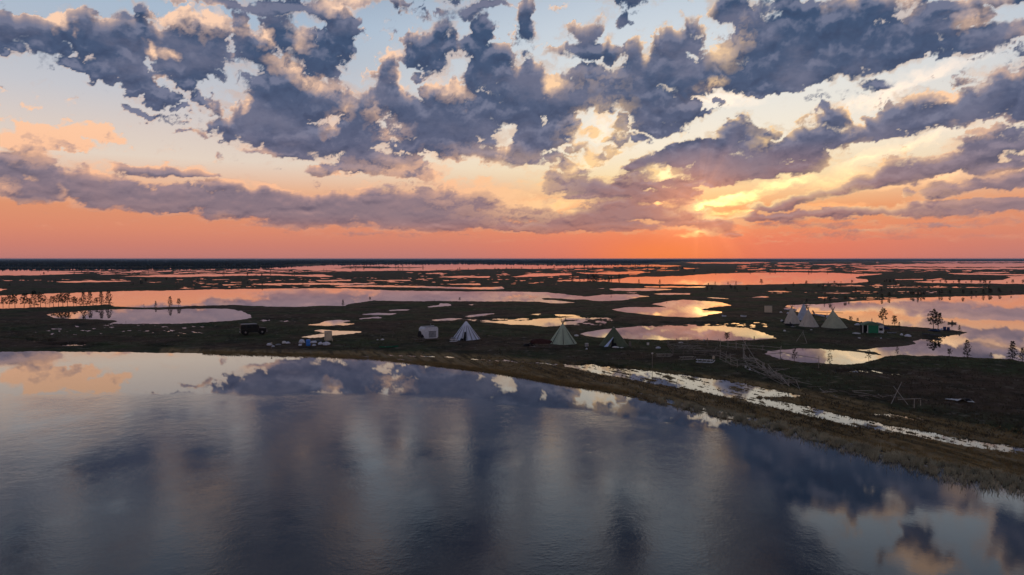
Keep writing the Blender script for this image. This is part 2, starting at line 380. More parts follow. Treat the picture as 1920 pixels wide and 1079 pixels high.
    rays = N.math('MULTIPLY', N.range(rn.outputs['Fac'], 0.45, 0.70, 0, 1, True), N.range(ang, 9.0, 0.6, 0.0, 0.07, True))
    col = N.mix(1.0, col, N.mix(rays, (0, 0, 0), (1.0, 0.42, 0.16)), 'ADD')
    halo = N.range(ang, 5.5, 0.3, 0.0, 1.0, True)
    col = N.mix(1.0, col, N.mix(halo, (0, 0, 0), (0.26, 0.085, 0.015)), 'ADD')
    gl = N.math('MULTIPLY', N.range(N.math('ABSOLUTE', N.math('SUBTRACT', az, SUN_AZ - 2.6)), 9.0, 0.0, 0.0, 1.0, True), N.range(el, 3.0, 0.4, 0.0, 0.6, True))
    col = N.mix(gl, col, lin((255,138,62)))
    em = N.new('ShaderNodeEmission')
    N.put(em.inputs[0], col)
    mo = N.new('ShaderNodeOutputMaterial')
    N.t.links.new(em.outputs[0], mo.inputs[0])
    m.cycles.emission_sampling = 'NONE'
    me.materials.append(m)

def fill_mesh(me, verts, quads, smooth=True):
    """mesh from numpy arrays; quads is (n, 4) or triangles (n, 3)"""
    verts = np.ascontiguousarray(verts, dtype=np.float32); quads = np.ascontiguousarray(quads, dtype=np.int32)
    n, k = quads.shape
    me.vertices.add(len(verts)); me.vertices.foreach_set('co', verts.reshape(-1))
    me.loops.add(n * k); me.loops.foreach_set('vertex_index', quads.reshape(-1))
    me.polygons.add(n)
    me.polygons.foreach_set('loop_start', np.arange(0, n * k, k, dtype=np.int32))
    me.polygons.foreach_set('loop_total', np.full(n, k, dtype=np.int32))
    if smooth:
        me.polygons.foreach_set('use_smooth', np.ones(n, dtype=bool))
    me.update(calc_edges=True)

def build_world():
    w = bpy.data.worlds.new("World")
    scene.world = w
    w.use_nodes = True
    N = Nodes(w.node_tree)
    nish = N.new('ShaderNodeTexSky', sky_type='NISHITA')
    nish.sun_disc = False
    nish.sun_elevation = R(SUN_EL)
    nish.sun_rotation = R(SUN_AZ)
    bg = N.new('ShaderNodeBackground')
    N.put(bg.inputs[0], nish.outputs[0])
    bg.inputs[1].default_value = 0.05
    o = N.new('ShaderNodeOutputWorld')
    N.t.links.new(bg.outputs[0], o.inputs[0])
build_world()
build_sky()
# ------------------------------------------------------------------ sun lamp
def build_sun():
    l = bpy.data.lights.new("sun", 'SUN')
    l.energy = 0.35
    l.angle = R(0.6)
    l.color = (1.0, 0.62, 0.34)
    o = bpy.data.objects.new("sun", l)
    scene.collection.objects.link(o)
    o.rotation_euler = (R(90 - SUN_EL), 0, R(180 - SUN_AZ))
    o.location = (0, 0, 60)
    o.visible_glossy = False           # the disc itself stays behind cloud: no mirror image of it in the lakes
build_sun()

# ------------------------------------------------------------------ land and water layout
def ground_xy(u, v):
    """point of the water level seen at pixel (u, v) of the photograph"""
    a, b = (u - 960.0) / FOC, -(v - 539.5) / FOC
    c, s = math.cos(PITCH), math.sin(PITCH)
    dy, dz = c + s * b, -s + c * b
    t = CAM_H / np.maximum(-dz, 1e-6)
    return a * t, dy * t

def pixel_of(x, y, z=0.0):
    c, s = math.cos(PITCH), math.sin(PITCH)
    dz = z - CAM_H
    f = c * y - s * dz
    return 960.0 + FOC * x / f, 539.5 - FOC * (s * y + c * dz) / f

W, I = 'water', 'land'
SHORES = [
 (W,[(-9000,655),(0,660),(60,659),(150,660),(330,662),(400,664),(470,667),(600,669),(700,674),(790,683),(850,690),(930,700),(985,708),(1050,721),(1100,728),(1180,740),(1250,757),(1300,768),(1400,790),(1450,801),(1530,822),(1600,842),(1700,868),(1800,893),(1920,915),(2300,1010),(3200,1300),(3200,9000),(-9000,9000)]),
 (W,[(88,591),(100,588),(125,586),(160,583),(200,581),(250,580),(300,581),(350,580),(400,579),(430,580),(455,584),(466,589),(473,594),(465,598),(440,601),(400,604),(340,607),(280,608),(215,608),(200,608),(220,604),(215,601),(180,599),(130,598),(100,596)]),
 (W,[(-2500,557),(0,555),(60,552),(150,549),(250,546),(330,545),(400,543),(500,542),(580,541),(650,541),(730,545),(800,546),(880,547),(960,547),(1020,548),(1060,552),(1085,555),(1100,556),(1130,553),(1190,552),(1200,554),(1216,556),(1190,559),(1170,563),(1130,565),(1112,564),(1100,562),(1060,562),(1030,562),(1060,566),(1080,567),(1060,569),(1035,569),(1010,566),(980,566),(960,565),(900,566),(850,565),(770,565),(712,564),(700,563),(685,566),(660,570),(643,574),(600,573),(560,576),(500,575),(430,572),(380,573),(320,576),(270,577),(215,575),(205,571),(150,574),(60,577),(0,579),(-2500,582)]),
 (I,[(1015,560),(1030,559),(1060,561),(1085,563),(1020,563)]),
 (W,[(466,534),(500,532),(560,531),(640,531),(700,532),(705,533),(640,534),(560,534),(500,535)]),
 (W,[(626,538),(640,536),(700,535),(800,537),(880,539),(940,538),(946,542),(930,543),(900,543),(830,541),(760,539),(700,538),(640,539)]),
 (W,[(416,534),(430,533.5),(450,534.6),(420,536)]), (W,[(590,526),(640,525),(660,525),(655,527),(600,528)]), (W,[(680,526),(720,525.6),(770,525),(772,527),(720,527)]),
 (W,[(832,533),(870,532),(902,532),(900,535),(850,534)]), (W,[(818,520),(850,518),(900,518),(922,519),(915,521),(850,521)]), (W,[(800,512.6),(830,512),(850,513),(800,514)]),
 (W,[(830,525.5),(855,527),(835,527.5)]), (W,[(958,519.5),(990,515),(1000,513),(1040,513),(1070,514),(1072,516),(1040,518),(1000,519)]),
 (W,[(1080,511),(1120,512),(1150,510),(1200,509),(1217,511),(1190,514),(1150,515),(1120,514),(1090,513)]), (W,[(1178,515),(1205,515),(1180,516.4)]),
 (W,[(1120,526),(1165,523),(1180,520),(1240,519),(1280,518),(1310,515),(1345,513),(1400,512),(1480,511),(1560,512),(1600,514),(1655,514),(1640,516),(1612,518),(1603,521),(1606,523),(1627,525),(1630,529),(1600,531),(1500,532),(1420,534),(1360,535),(1300,534),(1200,532),(1150,530)]),
 (W,[(1042,526),(1060,525.5),(1080,524),(1110,524),(1122,527),(1090,528),(1050,527)]), (W,[(1140,542),(1160,541),(1220,541),(1262,543),(1240,545),(1180,546),(1150,545)]),
 (W,[(1208,538),(1240,537),(1290,537.5),(1330,537.6),(1320,539.5),(1240,539.8),(1210,539.4)]), (W,[(1170,548.6),(1197,548.6),(1190,550)]), (W,[(1225,551),(1250,550),(1295,550),(1294,552.4),(1240,553)]),
 (W,[(1120,541),(1134,541.4),(1130,542.4)]),
 (W,[(1148,581),(1170,577),(1210,576),(1250,577),(1240,574),(1221,571),(1238,568),(1262,564),(1285,562),(1310,564),(1350,567),(1374,573),(1340,576),(1318,580),(1310,581),(1330,583),(1357,585),(1354,587),(1330,590),(1315,595),(1280,595),(1240,593),(1200,589),(1165,585)]),
 (W,[(1325,558),(1345,558.6),(1370,561),(1335,560)]), (W,[(1395,558.5),(1415,557.5),(1430,555.5),(1447,557),(1430,558.4)]), (W,[(1430,547),(1455,546),(1490,547),(1470,548.2)]),
 (W,[(1088,626),(1105,622),(1140,617),(1180,614),(1200,612),(1250,612),(1300,611),(1350,612),(1400,615),(1430,624),(1456,634),(1440,636),(1410,638),(1360,639),(1300,638),(1240,638),(1200,637),(1120,633),(1095,629)]),
 (W,[(900,604),(940,602),(990,601),(1010,598),(1050,596),(1080,594),(1100,598),(1095,603),(1085,607),(1060,610),(1020,613),(1000,610),(960,609),(930,606)]),
 (I,[(1060,600),(1090,600),(1080,602),(1050,604)]),
 (W,[(993,589.6),(1015,589),(1012,591.6)]), (W,[(1040,590),(1080,591),(1087,594),(1045,593)]), (W,[(872,593),(900,589),(930,588),(915,591),(880,595)]), (W,[(808,600),(840,597),(865,598),(850,601),(815,601.5)]),
 (W,[(800,575.5),(825,572),(826,569),(848,570.5),(840,574),(805,576.5)]), (W,[(878,571.6),(891,570.4),(886,573.4)]), (W,[(729,582),(748,580),(769,580.5),(765,582),(730,583.4)]), (W,[(675,590),(710,587),(744,588),(735,590.6),(690,591)]),
 (W,[(672,598),(712,593.6),(716,596),(676,599)]), (W,[(575,610),(600,606.5),(610,602),(640,600),(660,602),(640,606),(663,607),(655,610),(620,611),(590,610.6)]), (W,[(564,632),(590,628.5),(610,625),(588,620),(600,618.6),(640,621),(676,622),(678,623.6),(650,627),(620,630),(600,633),(580,634)]),
 (W,[(1488,576),(1530,572),(1600,565),(1650,563),(1700,559),(1780,557),(1850,555),(1920,553),(3200,543),(4800,560),(4800,900),(1920,679),(1900,674),(1850,672),(1800,670),(1770,667),(1720,668),(1690,665),(1660,669),(1640,675),(1620,681),(1590,684),(1550,682),(1500,679),(1460,673),(1435,664),(1440,659),(1470,656),(1500,653),(1540,655),(1590,659),(1620,661.5),(1602,657),(1640,653),(1700,649),(1717,645),(1713,640),(1730,636),(1770,632),(1805,627),(1813,624),(1800,620.5),(1750,616),(1700,612),(1660,610),(1620,606),(1590,600),(1565,592),(1540,590),(1500,588)]),
 (I,[(1598,656),(1640,660),(1655,667),(1625,664)]),
 (W,[(1678,524),(1730,523.3),(1732,525),(1680,525.2)]), (W,[(1735,525.5),(1765,522),(1772,524),(1740,526.4)]),
 (W,[(1712,528.5),(1750,527),(1772,525),(1800,526),(1860,526.4),(1882,525),(1894,521),(1886,518),(1920,518),(4200,514),(4200,536),(1920,533),(1860,532),(1800,532),(1750,531)]),
 (W,[(1775,512.6),(1850,513.3),(1920,515),(3800,513),(3800,517.5),(1920,517),(1850,515.5),(1790,515)]),
 (W,[(1600,499.6),(1625,498.6),(1680,496),(1760,494.6),(1920,494),(4200,494),(4200,500),(1920,500.5),(1850,501),(1760,500.4),(1680,499.6),(1630,500.4)]),
 (W,[(1600,501.6),(1700,502),(1800,502.6),(1890,502.3),(4200,503),(4200,505.6),(1850,505),(1700,504),(1620,504)]), (W,[(1730,506),(1790,507),(1740,507.4)]), (W,[(1820,511),(1870,510.4),(1905,511.6),(1840,512.5)]),
 (W,[(1590,506.6),(1660,507.4),(1682,509),(1620,508.8)]), (W,[(1440,506),(1480,505.8),(1530,506),(1572,507),(1540,508.3),(1460,508)]), (W,[(1700,490.6),(1830,489.8),(2500,490),(2500,492),(1750,492.2)]),
 (W,[(1282,492.2),(1340,492.4),(1400,492),(1452,492.5),(1400,494.8),(1300,494.2)]), (W,[(1457,493),(1500,492.6),(1520,493.2),(1460,494.6)]), (W,[(1455,498.6),(1497,498.4),(1460,500)]), (W,[(1520,496),(1560,495.6),(1620,496.4),(1540,497.2)]), (W,[(1280,502.6),(1312,503.4),(1285,505)]),
 (W,[(-4000,504),(0,502),(200,502),(320,501),(380,500.4),(480,500.4),(520,498.4),(598,499),(604,495.4),(650,495),(750,494.2),(850,494),(960,494),(1040,497),(1080,497),(1120,495.2),(1180,496),(1240,497),(1280,499),(1250,500.6),(1200,500),(1150,500.6),(1130,502),(1080,502),(1020,504.4),(960,504),(900,505),(840,506.6),(800,508),(730,508),(660,508.8),(600,507),(560,505),(500,504),(450,503.4),(380,504),(300,505),(250,506),(190,508),(180,512),(120,514.4),(90,516),(0,517),(-4000,520)]),
 (I,[(640,500.6),(660,499.8),(730,500.2),(732,501.8),(690,502.2),(640,502)]), (I,[(600,503.4),(700,502),(780,501.4),(800,502),(780,503),(700,503.6)]), (I,[(55,507),(120,506.6),(240,507),(240,509),(130,508.6),(60,508)]), (I,[(110,510.6),(190,510),(300,509.6),(300,513),(160,512.4)]),
 (W,[(225,519),(300,516),(400,514),(500,513.6),(560,516),(600,515),(632,518.6),(600,519.8),(540,517.4),(480,516.6),(420,518),(340,520)]),
 (W,[(104,528.6),(150,527),(235,526.6),(241,528),(180,529.8),(112,530)]), (W,[(272,529),(312,529),(290,530)]), (W,[(335,541),(345,540),(366,540.6),(350,541.6)]), (W,[(-400,544),(0,541.4),(12,543),(0,545.6),(-400,548)]), (W,[(365,531.4),(381,531.2),(378,532.2)]),
]
# low wet ground: grass standing in water
MARSH = [
 ([(1050,682),(1120,682),(1200,692),(1300,704),(1380,716),(1440,728),(1480,736),(1510,745),(1480,748),(1420,745),(1520,762),(1600,783),(1700,801),(1800,820),(1920,838),(2600,930),(2600,960),(1920,855),(1800,838),(1700,817),(1600,802),(1500,778),(1400,755),(1300,733),(1200,717),(1120,702),(1060,690)], .74),
 ([(1600,770),(1660,775),(1720,783),(1760,793),(1720,791),(1640,780)], .62),
 ([(16,637),(60,637),(115,641),(100,644),(60,642)], .7), ([(70,646),(160,645),(225,649),(180,651),(90,650)], .65), ([(255,650),(300,650),(345,652),(300,653)], .45),
 ([(380,661),(500,663),(600,665),(700,668),(760,674),(800,681),(760,680),(700,675),(600,671),(470,669),(380,665)], .60),
 ([(720,664),(840,668),(960,676),(1060,683),(1040,687),(940,680),(830,672),(720,668)], .42),
 ([(1090,727),(1180,733),(1250,748),(1330,764),(1450,790),(1600,832),(1760,870),(1920,898),(2600,1080),(2600,1110),(1920,919),(1800,898),(1700,874),(1600,848),(1450,808),(1300,775),(1180,746),(1100,732)], .66),
 ([(1600,693),(1680,696),(1710,706),(1650,706)], .35), ([(1560,697),(1640,693),(1640,702),(1570,702)], .30),
 ([(0,620),(200,606),(420,612),(380,632),(100,630)], 0.03), ([(560,520),(760,520),(760,536),(560,536)], 0.06), ([(330,528),(620,524),(620,541),(330,541)], 0.02),
 ([(1640,536),(1850,536),(1860,541),(1640,541)], 0.41), ([(1540,535),(1690,533),(1690,538),(1540,538)], 0.36), ([(1420,545),(1760,545),(1760,552),(1420,552)], 0.13), ([(1530,557),(1690,556),(1690,562),(1530,562)], 0.26),
 ([(180,501),(640,501),(660,511),(180,516)], 0.38), ([(0,524),(640,521),(640,526),(0,530)], 0.06), ([(1040,503),(1290,500),(1290,508),(1040,512)], 0.18), ([(1380,494),(1900,492),(1900,512),(1380,511)], 0.14), ([(760,508),(1160,506),(1160,534),(760,536)], 0.00),
 ([(1190,611),(1440,603),(1440,616),(1190,618)], .35), ([(1090,595),(1160,595),(1130,612),(1070,612)], .4), ([(860,598),(1000,596),(1000,602),(880,604)], .4), ([(470,598),(560,600),(560,606),(470,606)], .3), ([(1300,618),(1400,616),(1400,626),(1310,628)], .55),
 ([(1100,725),(1300,760),(1300,772),(1100,735)],.5), ([(1470,572),(1530,570),(1530,590),(1470,582)], .5),
]
SHORE_STRIP = [(300,655),(560,660),(700,660),(840,664),(960,672),(1080,682),(1200,692),(1350,708),(1450,722),(1560,742),(1650,762),(1740,782),(1830,800),(1920,822),(2600,900),(2600,1130),(1920,920),(1700,872),(1450,806),(1250,762),(1100,732),(900,698),(700,677),(500,670),(300,664)]

YS = 1.7   # vertical pixels count more: distances across the view are foreshortened
def poly_sdf(poly, U, V, lim=16.0):
    """signed distance to a pixel polygon (negative inside), limited to +-lim"""
    P = np.array(poly, float)
    out = np.full(U.shape, lim)
    m = (U > P[:, 0].min() - lim) & (U < P[:, 0].max() + lim) & (V > P[:, 1].min() - lim) & (V < P[:, 1].max() + lim)
    if not m.any(): return out
    u, v = U[m], V[m] * YS
    d2 = np.full(u.shape, lim * lim)
    ins = np.zeros(u.shape, bool)
    n = len(P)
    for i in range(n):
        ax, ay = P[i][0], P[i][1] * YS
        bx, by = P[(i + 1) % n][0], P[(i + 1) % n][1] * YS
        ex, ey = bx - ax, by - ay
        t = np.clip(((u - ax) * ex + (v - ay) * ey) / (ex * ex + ey * ey + 1e-12), 0, 1)
        d2 = np.minimum(d2, (u - ax - t * ex) ** 2 + (v - ay - t * ey) ** 2)
        if ay != by:
            c = (ay > v) != (by > v)
            ins ^= c & (u < (bx - ax) * (v - ay) / (by - ay) + ax)
    d = np.sqrt(d2)
    out[m] = np.where(ins, -d, d)
    return out

def land_height(U, V):
    """height above the water, and how much of the place is pale wet shore"""
    X, Y = ground_xy(U, V)
    r = np.hypot(X, Y)
    far = clampmap(V, 620, 520)
    # shores fray in the small
    nu = fbm(U / 26.0, V * YS / 14.0, 5, 7, 0.62)
    nv = fbm(U / 9.0, V * YS / 6.0, 3, 19, 0.6)
    amp = 1.0 + 0.7 * clampmap(V, 540, 700)
    d = np.full(U.shape, 16.0)
    Vn = V + 0.55 * nu * amp
    Un = U + 3.0 * nv
    for kind, poly in SHORES:
        s = poly_sdf(poly, Un, Vn)
        if kind == W:
            d = np.minimum(d, s)
        else:
            d = np.maximum(d, -s)
    d = d + 0.35 * nv
    bw = np.clip(1.0 * FOC / r, 0.9, 11)
    up, dn = 1 - np.exp(-np.maximum(d, 0) / bw), 1 - np.exp(np.minimum(d, 0) / bw)
    hum = 0.10 * fbm(X / 1.1, Y / 1.1, 3, 31) * clampmap(r, 260, 120) + 0.13 * fbm(X / 7.0, Y / 7.0, 4, 33) * clampmap(r, 700, 300) + (0.22 * fbm(U / 14.0, V / 3.0, 4, 35) + 0.12) * clampmap(r, 250, 700)
    h = up * (0.42 + hum) - 0.5 * dn
    fq = clampmap(V, 545, 620)
    mu = fbm(U / 30.0, V / 1.7, 4, 51, 0.6) * (1 - fq) + fbm(U / 22.0, V / 3.4, 5, 51, 0.62) * fq
    mf = fbm(X / 1.6, Y / 1.1, 4, 53, 0.65)
    near = clampmap(r, 240, 150)
    mn = mu * (1 - near) + (0.15 * mu + 0.5 * mf + 1.0 * fbm(U / 44.0, (V - 0.225 * U) / 2.4, 4, 57)) * near
    for poly, wet in MARSH:
        s = poly_sdf(poly, U + 6 * nv, V + 0.8 * nu)
        k = np.clip(-s / 3.5 + 0.35, 0, 1)
        t = (0.5 - wet) * 1.4 + mn            # > 0 land
        hm = np.where(t > 0, np.minimum(t * 0.16, 0.10), np.maximum(t * 0.4, -0.2))
        sel = (k > 0) & (h > -0.02 if wet < 0.6 else h > -0.6)
        kk = k * sel
        wgt = clampmap(kk + 0.5 * nu * ((kk < 0.9) & (kk > 0)), 0.2, 0.6)
        h = h * (1 - wgt) + hm * wgt
    s = poly_sdf(SHORE_STRIP, U, V + 2.0 * nu, 22.0)
    strip = clampmap(-s, -5, 6)
    h = np.where(h > 0.12, h - strip * (h - 0.12) * 0.7, h)
    return h, strip

def build_ground():
    us = np.concatenate([960 - FOC * np.tan(np.radians(np.arange(82, 49, -1.5))), np.arange(-500, -20, 4.0), np.arange(-20, 1940, 1.45), np.arange(1940, 2420, 4.0), 960 + FOC * np.tan(np.radians(np.arange(49.5, 82, 1.5)))])
    vs = np.concatenate([486.2 + 1.3 * np.linspace(0, 1, 8) ** 1.5, np.arange(487.6, 512, 0.33), np.arange(512, 560, 0.45), np.arange(560, 700, 0.62), np.arange(700, 925, 1.1), np.arange(927, 1000, 6.0), np.arange(1010, 1400, 30.0), [1600, 2000, 3000]])
    U, V = np.meshgrid(us, vs)
    h, strip = land_height(U, V)
    X, Y = ground_xy(U, V)
    co = np.stack([X, Y, h], -1).reshape(-1, 3)
    nr, nc = U.shape
    idx = np.arange(nr * nc).reshape(nr, nc)
    quads = np.stack([idx[:-1, :-1], idx[1:, :-1], idx[1:, 1:], idx[:-1, 1:]], -1).reshape(-1, 4)
    me = bpy.data.meshes.new("ground")
    fill_mesh(me, co, quads)
    at = me.attributes.new("shore", 'FLOAT', 'POINT')
    at.data.foreach_set('value', strip.reshape(-1).astype(np.float32))
    o = bpy.data.objects.new("ground", me)
    scene.collection.objects.link(o)
    o['kind'] = 'structure'
    m, N = make_material("tundra_ground")
    pos = N.new('ShaderNodeNewGeometry').outputs['Position']
    shore = N.new('ShaderNodeAttribute', attribute_name="shore").outputs['Fac']
    big = N.noise(pos, 0.035, 4, 0.6).outputs['Fac']
    patch = N.noise(pos, 0.13, 5, 0.65).outputs['Fac']
    midn = N.noise(pos, 0.45, 5, 0.65).outputs['Fac']
    fine = N.noise(pos, 2.4, 4, 0.7).outputs['Fac']
    c = N.mix(N.range(big, 0.42, 0.58), (0.088, 0.056, 0.036), (0.046, 0.066, 0.022))
    c = N.mix(N.range(patch, 0.50, 0.64, 0, 0.75), c, (0.014, 0.018, 0.009))
    c = N.mix(N.range(patch, 0.46, 0.34, 0, 0.6), c, (0.115, 0.098, 0.055))
    c = N.mix(N.range(midn, 0.56, 0.70, 0, 0.7), c, (0.24, 0.205, 0.16))
    c = N.mix(N.range(fine, 0.60, 0.74, 0, 0.5), c, (0.16, 0.135, 0.11))
    z = N.separate(pos)[2]
    c = N.mix(N.range(z, 0.14, 0.02, 0, 0.55), c, (0.060, 0.048, 0.026))
    oc = N.mix(N.range(midn, 0.35, 0.65), (0.44, 0.28, 0.115), (0.21, 0.14, 0.06))
    oc = N.mix(N.range(fine, 0.5, 0.75, 0, 0.5), oc, (0.34, 0.25, 0.14))
    lng = N.vmath('DOT_PRODUCT', pos, (0.353, -0.935, 0.0)); acr = N.vmath('DOT_PRODUCT', pos, (0.935, 0.353, 0.0))
    rut = N.noise(N.combine(N.math('MULTIPLY', lng, 0.07), N.math('MULTIPLY', acr, 0.75), 0.0), 1.0, 4, 0.6).outputs['Fac']
    oc = N.mix(N.range(rut, 0.50, 0.60, 0, 0.75), oc, (0.055, 0.040, 0.020))
    oc = N.mix(N.range(rut, 0.44, 0.36, 0, 0.6), oc, (0.36, 0.28, 0.17))
    c = N.mix(N.math('MULTIPLY', shore, 0.85), c, oc)
    bs = N.new('ShaderNodeBsdfPrincipled')
    N.put(bs.inputs['Base Color'], c)
    bs.inputs['Roughness'].default_value = 0.95
    bs.inputs['Specular IOR Level'].default_value = 0.1
    bp = N.new('ShaderNodeBump')
    bp.inputs['Strength'].default_value = 0.9
    bp.inputs['Distance'].default_value = 0.12
    N.put(bp.inputs['Height'], N.math('MULTIPLY_ADD', midn, 1.2, fine))
    N.t.links.new(bp.outputs[0], bs.inputs['Normal'])
    mo = N.new('ShaderNodeOutputMaterial'); N.t.links.new(bs.outputs[0], mo.inputs[0])
    me.materials.append(m)
build_ground()

def ground_z(x, y):
    u, v = pixel_of(x, y)
    h, _ = land_height(np.array([[u]]), np.array([[v]]))
    return float(h[0, 0])

def build_water():
    me = bpy.data.meshes.new("water")
    s = 40000.0
    fill_mesh(me, np.array([(-s, -s, 0), (s, -s, 0), (s, s, 0), (-s, s, 0)]), np.array([[0, 1, 2, 3]]), False)
    o = bpy.data.objects.new("water", me)
    scene.collection.objects.link(o)
    o['kind'] = 'structure'
    m, N = make_material("still_lake_water")
    pos = N.new('ShaderNodeNewGeometry').outputs['Position']
    x, y, z = N.separate(pos)
    # where the breeze touches the near lake: beyond it the surface lies like glass
    wob = N.noise(pos, 0.05, 3, 0.55)
    wx = N.math('MULTIPLY', N.math('SUBTRACT', wob.outputs['Fac'], 0.5), 16.0)
    edge = N.math('ADD', N.math('MULTIPLY_ADD', N.math('MAXIMUM', N.math('ADD', x, 10.0), 0.0), 0.6, y), wx)
    wind = N.range(edge, 101.5, 97.0, 0.0, 1.0, True)          # a calm belt lies along the far shore
    east = N.range(N.math('ADD', x, wx), 17.0, 26.0, 1.0, 0.12, True)
    wind = N.math('MULTIPLY', wind, east)
    gust = N.noise(N.vmath('MULTIPLY', pos, (1.0, 0.7, 1.0)), 0.09, 4, 0.6).outputs['Fac']
    gusty = N.range(gust, 0.38, 0.60, 0.35, 1.0)
    cat = N.range(N.noise(pos, 0.6, 3, 0.6).outputs['Fac'], 0.42, 0.6, 0.35, 1.15)
    wv = N.math('MULTIPLY', wind, gusty)
    n1 = N.noise(N.vmath('MULTIPLY', pos, (1.0, 1.1, 1.0)), 3.1, 2, 0.5).outputs['Fac']
    n2 = N.noise(N.vmath('MULTIPLY', pos, (1.0, 1.1, 1.0)), 8.0, 3, 0.6).outputs['Fac']
    hgt = N.math('ADD', N.math('MULTIPLY', N.math('MULTIPLY', n1, cat), 0.0120), N.math('MULTIPLY', n2, 0.0062))
    bp = N.new('ShaderNodeBump')
    bp.inputs['Distance'].default_value = 1.0
    N.put(bp.inputs['Strength'], N.math('MULTIPLY_ADD', wv, 0.95, 0.006))
    N.put(bp.inputs['Height'], hgt)
    fr = N.new('ShaderNodeFresnel'); fr.inputs[0].default_value = 1.333
    N.t.links.new(bp.outputs[0], fr.inputs['Normal'])
    gl = N.new('ShaderNodeBsdfGlossy')
    gl.inputs['Color'].default_value = (0.96, 0.96, 0.96, 1)
    N.put(gl.inputs['Roughness'], N.math('MULTIPLY_ADD', wind, 0.035, 0.012))
    N.t.links.new(bp.outputs[0], gl.inputs['Normal'])
    df = N.new('ShaderNodeBsdfDiffuse')
    df.inputs[0].default_value = (0.010, 0.012, 0.014, 1)
    mx = N.new('ShaderNodeMixShader')
    N.put(mx.inputs[0], N.math('MULTIPLY', fr.outputs[0], 1.4, clamp=True)); N.t.links.new(df.outputs[0], mx.inputs[1]); N.t.links.new(gl.outputs[0], mx.inputs[2])
    mo = N.new('ShaderNodeOutputMaterial'); N.t.links.new(mx.outputs[0], mo.inputs[0])
    me.materials.append(m)
build_water()
# ------------------------------------------------------------------ mesh building
def rot_to(axis):
    """3x3 matrix turning +z to the axis"""
    z = np.array(axis, float); z /= np.linalg.norm(z)
    t = np.array([1.0, 0, 0]) if abs(z[0]) < 0.9 else np.array([0, 1.0, 0])
    x = np.cross(t, z); x /= np.linalg.norm(x)
    return np.stack([x, np.cross(z, x), z], 1)

